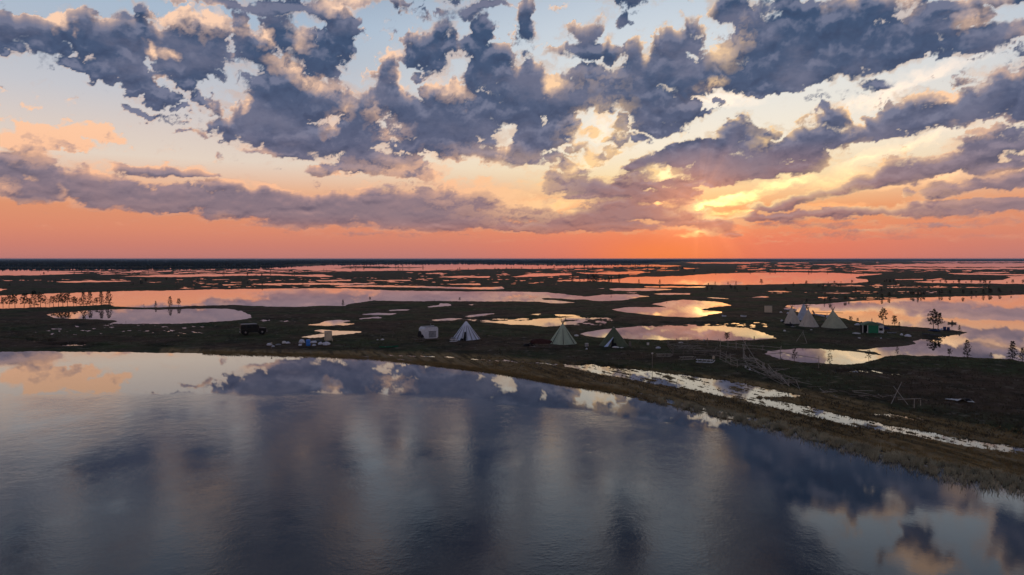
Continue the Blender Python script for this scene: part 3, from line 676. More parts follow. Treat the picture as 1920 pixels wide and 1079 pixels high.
class Mesh:
    def __init__(self):
        self.v, self.f = [], []
    def add(self, verts, faces):
        b = len(self.v)
        self.v += [tuple(map(float, p)) for p in verts]
        self.f += [tuple(i + b for i in f) for f in faces]
        return self
    def box(self, c, s, rz=0.0, taper=1.0, rx=0.0):
        hx, hy, hz = s[0] / 2, s[1] / 2, s[2] / 2
        P = []
        for z in (-hz, hz):
            k = taper if z > 0 else 1.0
            for x, y in ((-hx, -hy), (hx, -hy), (hx, hy), (-hx, hy)):
                P.append((x * k, y * k, z))
        cr, sr = math.cos(rx), math.sin(rx)
        cz, sz = math.cos(rz), math.sin(rz)
        Q = []
        for x, y, z in P:
            y, z = y * cr - z * sr, y * sr + z * cr
            x, y = x * cz - y * sz, x * sz + y * cz
            Q.append((x + c[0], y + c[1], z + c[2]))
        return self.add(Q, [(0, 3, 2, 1), (4, 5, 6, 7), (0, 1, 5, 4), (1, 2, 6, 5), (2, 3, 7, 6), (3, 0, 4, 7)])
    def tube(self, p0, p1, r0, r1=None, n=6, cap=True):
        r1 = r0 if r1 is None else r1
        p0, p1 = np.array(p0, float), np.array(p1, float)
        M = rot_to(p1 - p0)
        ring = [(math.cos(2 * math.pi * i / n), math.sin(2 * math.pi * i / n)) for i in range(n)]
        V = [p0 + M @ np.array([a * r0, b * r0, 0]) for a, b in ring] + [p1 + M @ np.array([a * r1, b * r1, 0]) for a, b in ring]
        F = [(i, (i + 1) % n, n + (i + 1) % n, n + i) for i in range(n)]
        if cap: F += [tuple(range(n - 1, -1, -1)), tuple(range(n, 2 * n))]
        return self.add(V, F)
    def path(self, pts, r, n=6):
        for a, b in zip(pts[:-1], pts[1:]):
            self.tube(a, b, r, r, n)
        return self
    def prism(self, outline, y0, y1):
        """outline in x,z extruded along y"""
        n = len(outline)
        V = [(x, y0, z) for x, z in outline] + [(x, y1, z) for x, z in outline]
        return self.add(V, [tuple(range(n)), tuple(range(2 * n - 1, n - 1, -1))] + [(i, n + i, n + (i + 1) % n, (i + 1) % n) for i in range(n)])
    def lathe(self, prof, n=16, c=(0, 0, 0), wob=None):
        V, F = [], []
        for j, (r, z) in enumerate(prof):
            for i in range(n):
                a = 2 * math.pi * i / n
                k = 1.0 if wob is None else wob(a, z)
                V.append((c[0] + math.cos(a) * r * k, c[1] + math.sin(a) * r * k, c[2] + z))
        for j in range(len(prof) - 1):
            for i in range(n):
                F.append((j * n + i, j * n + (i + 1) % n, (j + 1) * n + (i + 1) % n, (j + 1) * n + i))
        F += [tuple(range(n - 1, -1, -1)), tuple(range((len(prof) - 1) * n, len(prof) * n))]
        return self.add(V, F)
    def lump(self, c, s, seed, nu=10, nv=7, rough=0.22, floor=True):
        rnd = random.Random(seed)
        ph = [rnd.uniform(0, 6.28) for _ in range(8)]
        V, F = [], []
        for j in range(nv + 1):
            t = math.pi * j / nv
            for i in range(nu):
                a = 2 * math.pi * i / nu
                k = 1 + rough * (math.sin(2 * a + ph[0]) * math.sin(3 * t + ph[1]) + 0.6 * math.sin(5 * a + ph[2] + 2 * t) + 0.4 * rnd.uniform(-1, 1))
                z = math.cos(t) * k * s[2]
                if floor: z = max(z, -0.35 * s[2])
                V.append((c[0] + math.sin(t) * math.cos(a) * s[0] * k, c[1] + math.sin(t) * math.sin(a) * s[1] * k, c[2] + z))
        for j in range(nv):
            for i in range(nu):
                F.append((j * nu + i, (j + 1) * nu + i, (j + 1) * nu + (i + 1) % nu, j * nu + (i + 1) % nu))
        return self.add(V, F)
    def mesh(self, name, mat, smooth=False):
        me = bpy.data.meshes.new(name)
        me.from_pydata(self.v, [], self.f)
        me.validate()
        if smooth:
            for p in me.polygons: p.use_smooth = True
        me.materials.append(mat)
        return me
    def part(self, name, mat, parent=None, smooth=False):
        o = bpy.data.objects.new(name, self.mesh(name, mat, smooth))
        scene.collection.objects.link(o)
        if parent is not None: o.parent = parent
        return o

def tag(o, label, cat, group=None):
    o['label'] = label; o['category'] = cat
    if group: o['group'] = group
    return o

def thing(name, label, cat, loc, rz=0.0, group=None):
    o = bpy.data.objects.new(name, None)
    o.empty_display_size = 0.3
    scene.collection.objects.link(o)
    o.location = loc
    o.rotation_euler = (0, 0, rz)
    return tag(o, label, cat, group)

def spot(px, py, dz=0.0):
    """standing point seen at a pixel, resting on the land"""
    x, y = ground_xy(np.array(px, float), np.array(py, float))
    x, y = float(x), float(y)
    z = max(ground_z(x, y), 0.0)
    # the land stands a little above the water level: step back along the ray
    k = (CAM_H - z) / CAM_H
    x, y = x * k, y * k
    return (x, y, max(ground_z(x, y), -0.05) + dz)

def depth(loc):
    return math.cos(PITCH) * loc[1] - math.sin(PITCH) * (loc[2] - CAM_H)
def facing(loc):
    """turn that makes a thing's front (its -y side) look towards the drone"""
    return math.atan2(-loc[0], loc[1])

# ------------------------------------------------------------------ materials
def mat(name, col, rough=0.8, metal=0.0, var=0.25, scale=3.0, bump=0.02, spec=0.3, col2=None, streak=(1, 1, 1)):
    m, N = make_material(name)
    tc = N.new('ShaderNodeTexCoord').outputs['Object']
    n = N.noise(N.vmath('MULTIPLY', tc, streak), scale, 5, 0.6).outputs['Fac']
    c2 = col2 or tuple(v * (1 - var) for v in col)
    c = N.mix(N.range(n, 0.35, 0.65), col, c2)
    b = N.new('ShaderNodeBsdfPrincipled')
    N.put(b.inputs['Base Color'], c)
    b.inputs['Roughness'].default_value = rough
    b.inputs['Metallic'].default_value = metal
    b.inputs['Specular IOR Level'].default_value = spec
    bp = N.new('ShaderNodeBump'); bp.inputs['Strength'].default_value = 0.6; bp.inputs['Distance'].default_value = bump
    N.put(bp.inputs['Height'], n)
    N.t.links.new(bp.outputs[0], b.inputs['Normal'])
    mo = N.new('ShaderNodeOutputMaterial'); N.t.links.new(b.outputs[0], mo.inputs[0])
    return m
M = dict(
    white_canvas=mat("white_canvas", (0.8, 0.84, 0.95), 0.9, scale=1.2, var=0.2, streak=(1, 1, .3)),
    grey_canvas=mat("grey_canvas", (0.66, 0.58, 0.48), 0.9, scale=1.0, var=0.2, streak=(1, 1, .3)),
    blue_canvas=mat("bluish_canvas", (0.56, 0.6, 0.7), 0.9, scale=1.0, var=0.2),
    pale_green=mat("pale_green_canvas", (0.5, 0.58, 0.42), 0.9, scale=1.0, var=0.2, streak=(1, 1, .3)),
    dull_green=mat("dull_green_canvas", (0.50, 0.50, 0.35), 0.9, scale=1.0, var=0.2, streak=(1, 1, .3)),
    dark_green=mat("dark_green_canvas", (0.13, 0.16, 0.095), 0.9, scale=1.0, var=0.25),
    flap=mat("pale_blue_lining", (0.62, 0.75, 1.0), 0.8, var=0.1),
    seam=mat("dark_seam_tape", (0.05, 0.05, 0.06), 0.9),
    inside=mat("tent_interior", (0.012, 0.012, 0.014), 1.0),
    pole=mat("weathered_pole", (0.3, 0.25, 0.2), 0.9, scale=6, streak=(1, 1, .1)),
    greywood=mat("grey_driftwood", (0.46, 0.41, 0.35), 0.9, scale=6, var=.4),
    darkwood=mat("dark_wet_wood", (0.25, 0.21, 0.175), 0.9, scale=6, var=.4),
    plywood=mat("plywood", (0.74, 0.62, 0.45), 0.8, scale=2, var=.15, streak=(3, 3, .4)),
    batten=mat("pine_batten", (0.66, 0.56, 0.42), 0.8, scale=4),
    bark=mat("pine_bark", (0.09, 0.055, 0.036), 0.95, scale=8, streak=(1, 1, .3)),
    needles=mat("pine_needles", (0.030, 0.042, 0.018), 0.9, scale=3, var=.45),
    spruce=mat("spruce_needles", (0.018, 0.030, 0.016), 0.9, scale=3, var=.4),
    brownneedles=mat("bronze_pine_needles", (0.055, 0.050, 0.022), 0.9, scale=3, var=.4),
    paint_dark=mat("dark_green_paint", (0.012, 0.015, 0.014), 0.45, var=.3),
    roofpaint=mat("pale_roof_paint", (0.30, 0.32, 0.34), 0.5),
    glass=mat("vehicle_glass", (0.02, 0.025, 0.03), 0.08, spec=.7, bump=0.0),
    rubber=mat("tyre_rubber", (0.018, 0.018, 0.018), 0.9),
    metal=mat("dull_metal", (0.30, 0.31, 0.33), 0.4, 0.7),
    lampglass=mat("lamp_glass", (0.75, 0.75, 0.72), 0.2, spec=.7),
    white_paint=mat("white_paint", (0.8, 0.82, 0.88), 0.6, var=.15),
    grey_panel=mat("grey_weathered_panel", (0.36, 0.37, 0.40), 0.7, var=.35, scale=2),
    tarp=mat("black_tarpaulin", (0.015, 0.016, 0.022), 0.6),
    redtarp=mat("dark_red_tarpaulin", (0.07, 0.025, 0.022), 0.8),
    bluetarp=mat("dark_blue_tarpaulin", (0.02, 0.035, 0.09), 0.6),
    sack=mat("white_woven_sack", (0.8, 0.82, 0.9), 0.85, var=.25, scale=2),
    cloth=mat("off_white_cloth", (0.8, 0.78, 0.75), 0.9, var=.2),
    blue_plastic=mat("blue_plastic", (0.05, 0.25, 0.8), 0.4, var=.1),
    navy_plastic=mat("navy_plastic", (0.02, 0.04, 0.14), 0.4, var=.1),
    green_plastic=mat("green_plastic", (0.02, 0.16, 0.085), 0.5, var=.2),
    green_paint=mat("green_cabin_paint", (0.025, 0.26, 0.13), 0.6, var=.25),
    green_roof=mat("faded_green_roof", (0.14, 0.24, 0.16), 0.7, var=.3),
    heli=mat("white_blue_gloss", (0.50, 0.56, 0.70), 0.3),
    net=mat("grey_net", (0.12, 0.12, 0.125), 0.9),
    reed=mat("dry_reed", (0.55, 0.48, 0.32), 0.9, var=.4, scale=.3),
    sedge=mat("green_sedge", (0.38, 0.25, 0.10), 0.9, var=.4, scale=.3),
    heath=mat("heath_twigs", (0.115, 0.09, 0.055), 0.95, var=.5, scale=.2),
    farneedles=mat("far_forest_needles", (0.016, 0.026, 0.022), 0.95, var=.3, scale=.02),
)

# ------------------------------------------------------------------ tents
def chum(px, py, wpx, hpx, canvas, label, poles_up=1.0, door=None, seams=0, seed=1, lean=0.0, vent=None, dark_poles=False, open_side=None, name='pole_tent', nseg=14):
    loc = spot(px, py)
    D = depth(loc); mpp = D / FOC
    r = wpx * mpp / 2; H = hpx * mpp
    loc = (loc[0], loc[1] + r * 0.55, max(ground_z(loc[0], loc[1] + r * 0.55), 0.1) - 0.05)
    t = thing(name, label, 'tent', loc, facing(loc), 'pole tents of the camp')
    rnd = random.Random(seed)
    top = np.array([lean * r, 0, H])
    rt = 0.16
    # canvas: straight panels between the poles, slightly slack
    V, F = [], []
    n = nseg * 2; rows = 9
    for j in range(rows + 1):
        f = j / rows
        for i in range(n):
            a = 2 * math.pi * i / n
            slack = 0.955 if i % 2 else 1.0
            slack = 1 - (1 - slack) * math.sin(math.pi * min(f * 1.1, 1)) ** 0.6
            rr = (r * (1 - f) + rt * f) * slack * (1 + 0.012 * rnd.uniform(-1, 1) * (1 - f))
            z = H * f + (0.10 * rnd.uniform(0, 1) if j == 0 else 0)
            V.append((top[0] * f + math.cos(a) * rr, math.sin(a) * rr, z))
    skip = set()
    if door is not None:
        a0, wd, hh = door
        for j in range(int(rows * hh)):
            for i in range(n):
                a = (2 * math.pi * (i + .5) / n - a0 + math.pi) % (2 * math.pi) - math.pi
                if abs(a) < wd * (1 - 0.55 * j / (rows * hh)): skip.add((j, i))
    for j in range(rows):
        for i in range(n):
            if (j, i) in skip: continue
            F.append((j * n + i, j * n + (i + 1) % n, (j + 1) * n + (i + 1) % n, (j + 1) * n + i))
    Mesh().add(V, F).part('canvas', canvas, t)
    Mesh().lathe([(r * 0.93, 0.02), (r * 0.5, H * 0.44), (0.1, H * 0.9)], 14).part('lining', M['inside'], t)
    np_ = nseg
    for i in range(np_):
        a = 2 * math.pi * i / np_ + 0.02
        p0 = np.array([math.cos(a) * (r * 1.0), math.sin(a) * (r * 1.0), 0.0])
        d = top - p0
        ext = 1 + poles_up * rnd.uniform(0.06, 0.2)
        Mesh().tube(p0 * 0.985, p0 + d * ext + np.array([rnd.uniform(-.12, .12), rnd.uniform(-.12, .12), 0]), 0.045, 0.03, 5).part('pole', M['darkwood' if dark_poles else 'pole'], t)
    Mesh().lathe([(rt * 1.5, H * 0.955), (rt * 1.25, H * 0.985), (rt * 1.05, H * 1.01)], 10, (top[0] * .97, 0, 0)).part('smoke_collar', vent or M['seam'], t)
    if seams:
        for k in range(seams):
            a = -math.pi / 2 + (k - (seams - 1) / 2) * (2.6 / max(seams, 1)) + 0.05
            p0 = np.array([math.cos(a) * r * 1.012, math.sin(a) * r * 1.012, 0.15])
            p1 = np.array([top[0] + math.cos(a) * rt * 1.2, math.sin(a) * rt * 1.2, H * .96])
            Mesh().tube(p0, p1, 0.075, 0.02, 4).part('seam', M['seam'], t)
    return t, r, H

T1, r1, H1 = chum(873, 637, 54, 34, M['white_canvas'], "white tent with dark seams and an open dark doorway, standing beside the white hut", door=(-1.75, .17, .55), seams=7, seed=3, dark_poles=True)
T2, r2, H2 = chum(1056, 646, 54, 37, M['pale_green'], "pale green tent with dark crossed pole tips, closed all round", poles_up=2.2, seams=3, seed=5, dark_poles=True)
T3, r3, H3 = chum(1153, 650, 57, 35, M['dark_green'], "dark green tent with a pale blue door flap folded open", poles_up=.25, door=(-1.62, .2, .5), seed=7, vent=M['cloth'])
fl = Mesh()
a = -1.95
fl.add([(math.cos(a) * r3 * 1.03, math.sin(a) * r3 * 1.03, .12), (math.cos(a - .2) * r3 * 1.12, math.sin(a - .2) * r3 * 1.12, .12), (math.cos(a + .28) * r3 * .50, math.sin(a + .28) * r3 * .56, H3 * .52), (math.cos(a + .34) * r3 * .46, math.sin(a + .34) * r3 * .52, H3 * .50),
        (math.cos(a) * r3 * 1.06, math.sin(a) * r3 * 1.06, .12), (math.cos(a - .2) * r3 * 1.15, math.sin(a - .2) * r3 * 1.15, .12)],
       [(0, 1, 2), (0, 2, 3), (4, 2, 5), (4, 3, 2), (0, 4, 5, 1)])
fl.part('door_flap', M['flap'], T3)
chum(1489, 607, 31, 30, M['grey_canvas'], "grey canvas tent, leftmost of the four tents by the far pond", seed=11, poles_up=.9, lean=-.1)
chum(1509, 600, 27, 30, M['blue_canvas'], "bluish white tent standing behind two grey tents by the far pond", seed=13, poles_up=.9, lean=.05)
chum(1521, 613, 36, 32, M['grey_canvas'], "grey canvas tent in front of the bluish white tent", seed=17, poles_up=1.3, lean=-.1, dark_poles=True)
chum(1570, 615, 46, 32, M['dull_green'], "dull green tent between the grey tents and the green cabin", seed=19, poles_up=1.8, lean=-.12, dark_poles=True)

# ------------------------------------------------------------------ dark all-terrain vehicle
def wheel(parent, x, y, r, w, name='wheel'):
    o = Mesh()
    seg = 20
    o.lathe([(r * .62, -w / 2), (r * .92, -w / 2), (r, -w / 3), (r, w / 3), (r * .92, w / 2), (r * .62, w / 2)], seg)
    o.v = [(px_, -pz, py_) for px_, py_, pz in o.v]
    t = o.part(name, M['rubber'], parent, True)
    t.location = (x, y, r)
    rim = Mesh().lathe([(r * .2, -w / 2 - .01), (r * .6, -w / 2 + .03), (r * .6, w / 2 - .03), (r * .2, w / 2 + .01)], 12)
    rim.v = [(px_, -pz, py_) for px_, py_, pz in rim.v]
    rim.part('rim', M['metal'], t)
    return t

def tundra_truck():
    loc = spot(475, 627)
    t = thing('tundra_truck', "dark big-wheeled truck with a pale roof parked alone on the heath", 'truck', loc, facing(loc) + 0.12)
    k = depth(loc) / FOC * 46 / 6.3
    L = 6.3
    body = [(-3.1, .75), (-3.12, 1.5), (-3.05, 2.62), (-2.9, 2.74), (.75, 2.74), (.95, 2.66), (1.55, 1.86), (2.95, 1.66), (3.1, 1.5), (3.12, .85), (2.9, .72)]
    Mesh().prism(body, -1.15, 1.15).part('body', M['paint_dark'], t)
    Mesh().box((-1.05, 0, 2.79), (3.7, 2.12, .09)).box((-1.05, 0, 2.86), (3.1, 1.7, .05)).part('roof_panel', M['roofpaint'], t)
    for x, w in ((-2.35, .9), (-1.1, 1.1), (.2, .9)):
        for s in (-1, 1):
            Mesh().box((x, s * 1.16, 2.18), (w, .03, .62)).part('side_window', M['glass'], t)
    ws = Mesh().add([(.99, -1.0, 2.6), (1.5, -1.0, 1.94), (1.5, 1.0, 1.94), (.99, 1.0, 2.6), (1.02, -1.0, 2.63), (1.53, -1.0, 1.97), (1.53, 1.0, 1.97), (1.02, 1.0, 2.63)], [(0, 1, 2, 3), (7, 6, 5, 4), (0, 4, 5, 1), (2, 6, 7, 3)])
    ws.part('windscreen', M['glass'], t)
    Mesh().box((3.2, 0, .85), (.18, 2.2, .3)).part('bumper', M['metal'], t)
    Mesh().box((-3.2, 0, .8), (.16, 2.2, .25)).part('bumper', M['metal'], t)
    for s in (-1, 1):
        Mesh().lathe([(.05, 0), (.17, .02), (.17, .08), (.05, .1)], 10).part('headlight', M['lampglass'], t).location = (3.13, s * .8, 1.25)
        Mesh().box((-3.15, s * .95, 1.5), (.06, .2, .3)).part('tail_lamp', M['lampglass'], t)
        Mesh().box((1.35, s * 1.35, 2.0), (.08, .22, .3)).part('mirror', M['metal'], t)
        for x in (-2.0, 2.0):
            wheel(t, x, s * 1.12, .78, .62)
            Mesh().prism([(x - 1.0, .95), (x - .8, 1.62), (x + .8, 1.62), (x + 1.0, .95), (x + .9, .95), (x + .72, 1.5), (x - .72, 1.5), (x - .9, .95)], s * 1.15, s * 1.45).part('wheel_arch', M['paint_dark'], t)
    t.scale = (k, k, k)
tundra_truck()

# ------------------------------------------------------------------ sledges
def sledge(loc, rz, L, label, cat='sledge', wood='greywood', group='wooden sledges', name='sledge', h=.55, w=.8):
    t = thing(name, label, cat, loc, rz, group)
    for s in (-1, 1):
        pts = [(-L / 2, s * w / 2, .05), (L / 2 - .5, s * w / 2, .05), (L / 2 - .15, s * w / 2, .22), (L / 2 + .1, s * w * .45, h)]
        Mesh().path(pts, .05).part('runner', M[wood], t)
        for i in range(4):
            x = -L / 2 + .3 + i * (L - 1.0) / 3
            Mesh().tube((x, s * w / 2, .05), (x + .1, s * w * .36, h), .035).part('upright', M[wood], t)
    d = Mesh()
    for i in range(7):
        d.box((-L / 2 + .2 + i * (L - .5) / 6, 0, h + .02), (.14, w * .95, .035))
    d.box((-.1, -w * .42, h - .03), (L - .3, .06, .05)); d.box((-.1, w * .42, h - .03), (L - .3, .06, .05))
    d.part('deck', M[wood], t)
    return t

def sledge_at(px, py, L, turn, label, **k):
    loc = spot(px, py)
    return sledge(loc, facing(loc) + turn, L, label, **k)

s_a = sledge_at(851, 641, 2.0, .1, "small pale sledge with low load beside the white tent", wood='white_paint')
o = Mesh().lump((-.1, 0, .75), (.7, .35, .25), 4).part('load', M['grey_panel'], s_a)
sledge_at(1245, 669, 3.2, .25, "grey wooden sledge at the left end of the pole corral")
sledge_at(1288, 675, 3.2, .55, "grey wooden sledge slewed between two others in front of the corral")
sledge_at(1322, 680, 3.4, -.05, "pale wooden sledge lying square on in front of the corral", wood='white_paint')
sledge_at(1407, 676, 2.4, .3, "short grey sledge stuck among the leaning poles")

# ------------------------------------------------------------------ white hut on runners
def hut():
    loc = spot(802, 638)
    D = depth(loc) / FOC
    t = thing('hut_on_runners', "white box hut on runners with a grey side, left of the white tent", 'hut', (loc[0], loc[1] + 1.6, loc[2] + .05), facing(loc) + .42)
    w, dd, h = 27 * D * 1.05, 3.2, 2.75
    x0, x1 = -w / 2, w / 2
    out = [(x0 + .35, .4), (x1 - .3, .4), (x1, .7), (x1, h + .1), (x1 - .25, h + .38), (x0 + .5, h + .38), (x0, h - .1), (x0, .7)]
    Mesh().prism(out, -dd / 2, dd / 2).part('wall', M['white_paint'], t)
    Mesh().box((.3, -dd / 2 - .03, 1.35), (w * .52, .05, 1.45)).part('front_panel', M['grey_panel'], t)
    Mesh().box((.3, -dd / 2 - .05, 2.12), (w * .56, .09, .08)).part('panel_trim', M['seam'], t)
    Mesh().box((x1 + .03, 0, 1.75), (.05, dd * .9, 2.0)).part('side_panel', M['grey_panel'], t)
    Mesh().box((x1 + .07, .3, 2.0), (.04, .8, .7)).part('window', M['glass'], t)
    Mesh().box((.1, 0, h + .42), (w * .8, dd * .96, .06)).part('roof', M['grey_panel'], t)
    Mesh().tube((.6, 0, h + .5), (1.3, -.4, h + .62), .05).part('roof_pole', M['white_paint'], t)
    Mesh().tube((1.0, .9, h + .3), (1.0, .9, h + 1.0), .08, n=8).part('chimney', M['metal'], t)
    for s in (-1, 1):
        Mesh().path([(x0 - .5, s * dd * .4, .5), (x0, s * dd * .4, .12), (x1 + .3, s * dd * .4, .12)], .12).part('runner', M['darkwood'], t)
hut()
s_b = sledge_at(787, 641, 2.6, -.1, "low dark sledge in front of the white hut carrying a black covered load", wood='darkwood')
lp = spot(787, 641)
bl = Mesh().lump((0, 0, .95), (.52, .45, 1.0), 9, rough=.12)
bl.lump((.55, 0, .55), (.45, .35, .5), 12, rough=.15)
o = bl.part('covered_load', M['tarp'])
o.location = (lp[0], lp[1], lp[2] + .58); tag(o, "tall load wrapped in black sheeting standing on the sledge before the white hut", 'covered load')

# ------------------------------------------------------------------ plywood sheds
def shed(px, py, wpx, hpx, label, turn=.15, hole=True, slab=False, name='plywood_shed'):
    loc = spot(px, py); D = depth(loc) / FOC
    w, h = wpx * D * .93, hpx * D
    dd = w * (.9 if not slab else .8)
    t = thing(name, label, 'shed', loc, facing(loc) + turn)
    th = .05
    for n_, c, s_ in (('wall', (0, -dd / 2, h / 2), (w, th, h)), ('wall', (0, dd / 2, h / 2), (w, th, h)), ('wall', (-w / 2 + th, 0, h / 2), (th, dd - th, h)), ('wall', (w / 2 - th, 0, h / 2), (th, dd - th, h))):
        Mesh().box(c, s_).part(n_, M['plywood'], t)
    Mesh().box((0, 0, h + .05), (w * 1.06, dd * 1.08, .07)).part('roof', M['batten'], t)
    for s in (-1, 1):
        Mesh().box((s * (w / 2 - .06), -dd / 2 - .05, h / 2), (.10, .05, h)).part('batten', M['batten'], t)
    Mesh().box((0, -dd / 2 - .04, .08), (w * .86, .04, .12)).part('batten', M['batten'], t)
    if hole:
        Mesh().lathe([(.02, 0), (.11, .0), (.11, .03), (.02, .03)], 10).part('peephole', M['inside'], t).location = (-.25, -dd / 2 - .03, h * .82)
        t.children[-1].rotation_euler = (R(90), 0, 0)
shed(615.5, 639, 13.5, 17, "narrow plywood privy with a small round hole, standing behind the heap of white sacks", .12, name='privy')
shed(1440.5, 586, 12.5, 11.5, "square plywood shed alone on the heath left of the far tents", .2, False)

# ------------------------------------------------------------------ sacks, barrels and small camp things
def sack(px, py, w, h, label, m='sack', seed=1, group='white sacks and bundles', cat='sack', name='sack', dep=None):
    loc = spot(px, py); D = depth(loc) / FOC
    a, hh = w * D / 2, h * D
    o = Mesh().lump((0, 0, hh * .42), (a, (dep or a * .8), hh * .62), seed, 12, 8, .16).part(name, M[m], None, False)
    o.location = loc; o.rotation_euler = (0, 0, facing(loc))
    return tag(o, label, cat, group)
def barrel(px, py, w, h, label, m='blue_plastic', group='plastic barrels'):
    loc = spot(px, py); D = depth(loc) / FOC
    r, hh = w * D / 2, h * D
    t = thing('barrel', label, 'barrel', loc, 0, group)
    Mesh().lathe([(r * .9, 0), (r, hh * .06), (r, hh * .3), (r * 1.04, hh * .33), (r, hh * .36), (r, hh * .64), (r * 1.04, hh * .67), (r, hh * .7), (r, hh * .94), (r * .9, hh)], 14).part('drum', M[m], t, True)
    Mesh().lathe([(r * .2, 0), (r * .2, .05)], 8, (r * .4, 0, hh)).part('cap', M['cloth'], t)
sack(505, 649, 10, 5, "small bluish white bundle lying left of the wooden stake by the lake", seed=2)
sack(512, 651, 6, 3, "tiny white bundle touching the wooden stake by the lake", seed=3)
sack(533, 645, 9, 5, "grey white sack at the left end of the row leading to the blue barrel", seed=4, m='cloth')
sack(540, 645, 8, 4, "pale sack lying beside the grey white one, far left of the blue barrel", seed=5)
sack(522, 647, 10, 2.6, "long low grey bundle between the stake and the pale sacks", seed=6, m='grey_panel')
sack(566, 645, 12, 7.5, "fat white sack immediately left of the blue barrel", seed=7)
sack(563, 650, 7, 4, "small white bag in front of the fat sack beside the blue barrel", seed=8)
barrel(578, 649, 8, 12, "bright blue barrel standing amid the white sacks")
sack(575, 642, 7, 6, "dark blue bundle behind the bright blue barrel", m='bluetarp', seed=9)
sack(588, 645, 12, 4.5, "flat white bundle immediately right of the blue barrel", seed=10)
sack(589, 649, 7, 3.5, "small white bag in front of the flat bundle right of the barrel", seed=11)
sack(601, 647, 9, 5.5, "white sack between the flat bundle and the rightmost rounded sack", seed=12)
sack(612, 648, 13, 7, "rounded white sack at the foot of the plywood privy", seed=13)
sack(596, 640, 18, 3, "dark grey tarpaulin heap behind the row of white sacks", m='net', seed=14)

def stake(px, py, hpx, label, m='pole', cap=None, name='stake', lean=(0, 0), thick=.05, cat='post', group=None, cross=False):
    loc = spot(px, py); D = depth(loc) / FOC
    h = hpx * D
    t = thing(name, label, cat, (loc[0], loc[1], loc[2] - .1), facing(loc), group)
    Mesh().tube((0, 0, 0), (lean[0] * D, lean[1], h + .1), thick, thick * .8).part('shaft', M[m], t)
    if cap: Mesh().lump((lean[0] * D, lean[1], h + .18), (.17, .15, .14), 3, floor=False).part('cap', M[cap], t)
    if cross: Mesh().tube((-.9, 0, h * .8), (.9, 0, h * .72), thick * .8).part('crossbar', M[m], t)
    return t
stake(509, 655, 10, "pale wooden stake at the lake edge near the small bundles", cap='batten', thick=.07)
stake(1223, 690, 27, "thin pole with a white cap beside the wet track", cap='cloth', thick=.06)

def kayak(px0, px1, py, label, m, cat='boat', hh=.45, w=.9, turn=0.0, name='boat', group=None):
    loc = spot((px0 + px1) / 2, py); D = depth(loc) / FOC
    L = (px1 - px0) * D
    t = thing(name, label, cat, loc, facing(loc) + turn, group)
    V, F = [], []
    n = 14
    for i in range(n + 1):
        u = i / n * 2 - 1
        ww = w / 2 * (1 - abs(u) ** 2.4) + .02; up = .16 * abs(u) ** 2
        V += [(u * L / 2, -ww, hh + up), (u * L / 2, -ww * .6, .04 + up * .6), (u * L / 2, ww * .6, .04 + up * .6), (u * L / 2, ww, hh + up), (u * L / 2, ww * .8, hh + up - .03), (u * L / 2, 0, hh * .35 + up), (u * L / 2, -ww * .8, hh + up - .03)]
    for i in range(n):
        for k in range(7):
            F.append((i * 7 + k, (i + 1) * 7 + k, (i + 1) * 7 + (k + 1) % 7, i * 7 + (k + 1) % 7))
    Mesh().add(V, F).part('hull', M[m], t, False)
    for u in (-.35, .3):
        Mesh().box((u * L / 2, 0, hh * .85), (.2, w * .8, .04)).part('seat', M['batten'], t)
    return t
kayak(711, 747, 652, "long narrow green boat lying near the lake shore", 'green_plastic', hh=.28, w=.7, turn=.12)
kayak(1731, 1762, 629, "grey dinghy drawn up below the tall pine on the spit", 'net', w=1.3, turn=-.12)
kayak(1471, 1493, 583, "long white boat lying left of the far tents", 'white_paint', w=1.2, turn=-.04)
kayak(1353, 1362, 595, "short white boat beside the pond holding the bright reflection", 'white_paint', w=1.0, turn=-.5)
kayak(1388, 1400, 595, "white boat lying askew on the heath between pond and plywood shed", 'white_paint', w=1.0, turn=-.5)
bt = kayak(1778, 1792, 607, "tiny dark rowing boat out on the right-hand lake", 'darkwood', w=1.1, hh=.4)
bt.location.z = -0.08
# the rower
pr = Mesh().lathe([(.16, .4), (.22, .7), (.20, .95), (.08, 1.08), (.07, 1.14), (.12, 1.22), (.11, 1.36), (.04, 1.42)], 10)
pr.tube((.0, -.2, .95), (.35, -.45, .7), .06, .045); pr.tube((.0, .2, .95), (.35, .45, .7), .06, .045); pr.tube((0, -.1, .45), (.5, -.12, .5), .09, .07); pr.tube((0, .1, .45), (.5, .12, .5), .09, .07)
o = pr.part('person', M['tarp'], None, True); o.location = (bt.location.x, bt.location.y, -0.32); tag(o, "person in dark clothes sitting in the tiny rowing boat", 'person')
for s in (-1, 1):
    Mesh().tube((0, s * .4, .45), (-.9, s * .95, .1), .02).part('oar', M['batten'], bt)

# drying rack left of the hut
def rack(pts_px, label, base, mlist='greywood', name='pole_rack', cat='rack', thick=.05, group=None, kids='pole', loc_px=None):
    """poles between pixel points; each end (px, py, height px) above its ground pixel"""
    c = spot(*(loc_px or base))
    t = thing(name, label, cat, c, 0, group)
    for (a, b) in pts_px:
        P = []
        for (px, py, hp) in (a, b):
            l = spot(px, py); P.append(np.array([l[0] - c[0], l[1] - c[1], l[2] - c[2] + hp * depth(l) / FOC]))
        Mesh().tube(P[0], P[1], thick, thick * .75, 5).part(kids, M[mlist], t)
    return t
rack([((712, 638, 0), (714, 638, 13)), ((736, 634, 0), (738, 634, 15)), ((714, 638, 12), (738, 634, 13)), ((714, 638, 10), (729, 636, 0)), ((736, 634, 9), (743, 635, 9))], "dark drying rack of thin poles left of the white hut", (725, 636), 'darkwood')
sack(717, 638.5, 6, 3, "small pale bag at the foot of the drying rack", seed=15, m='cloth')
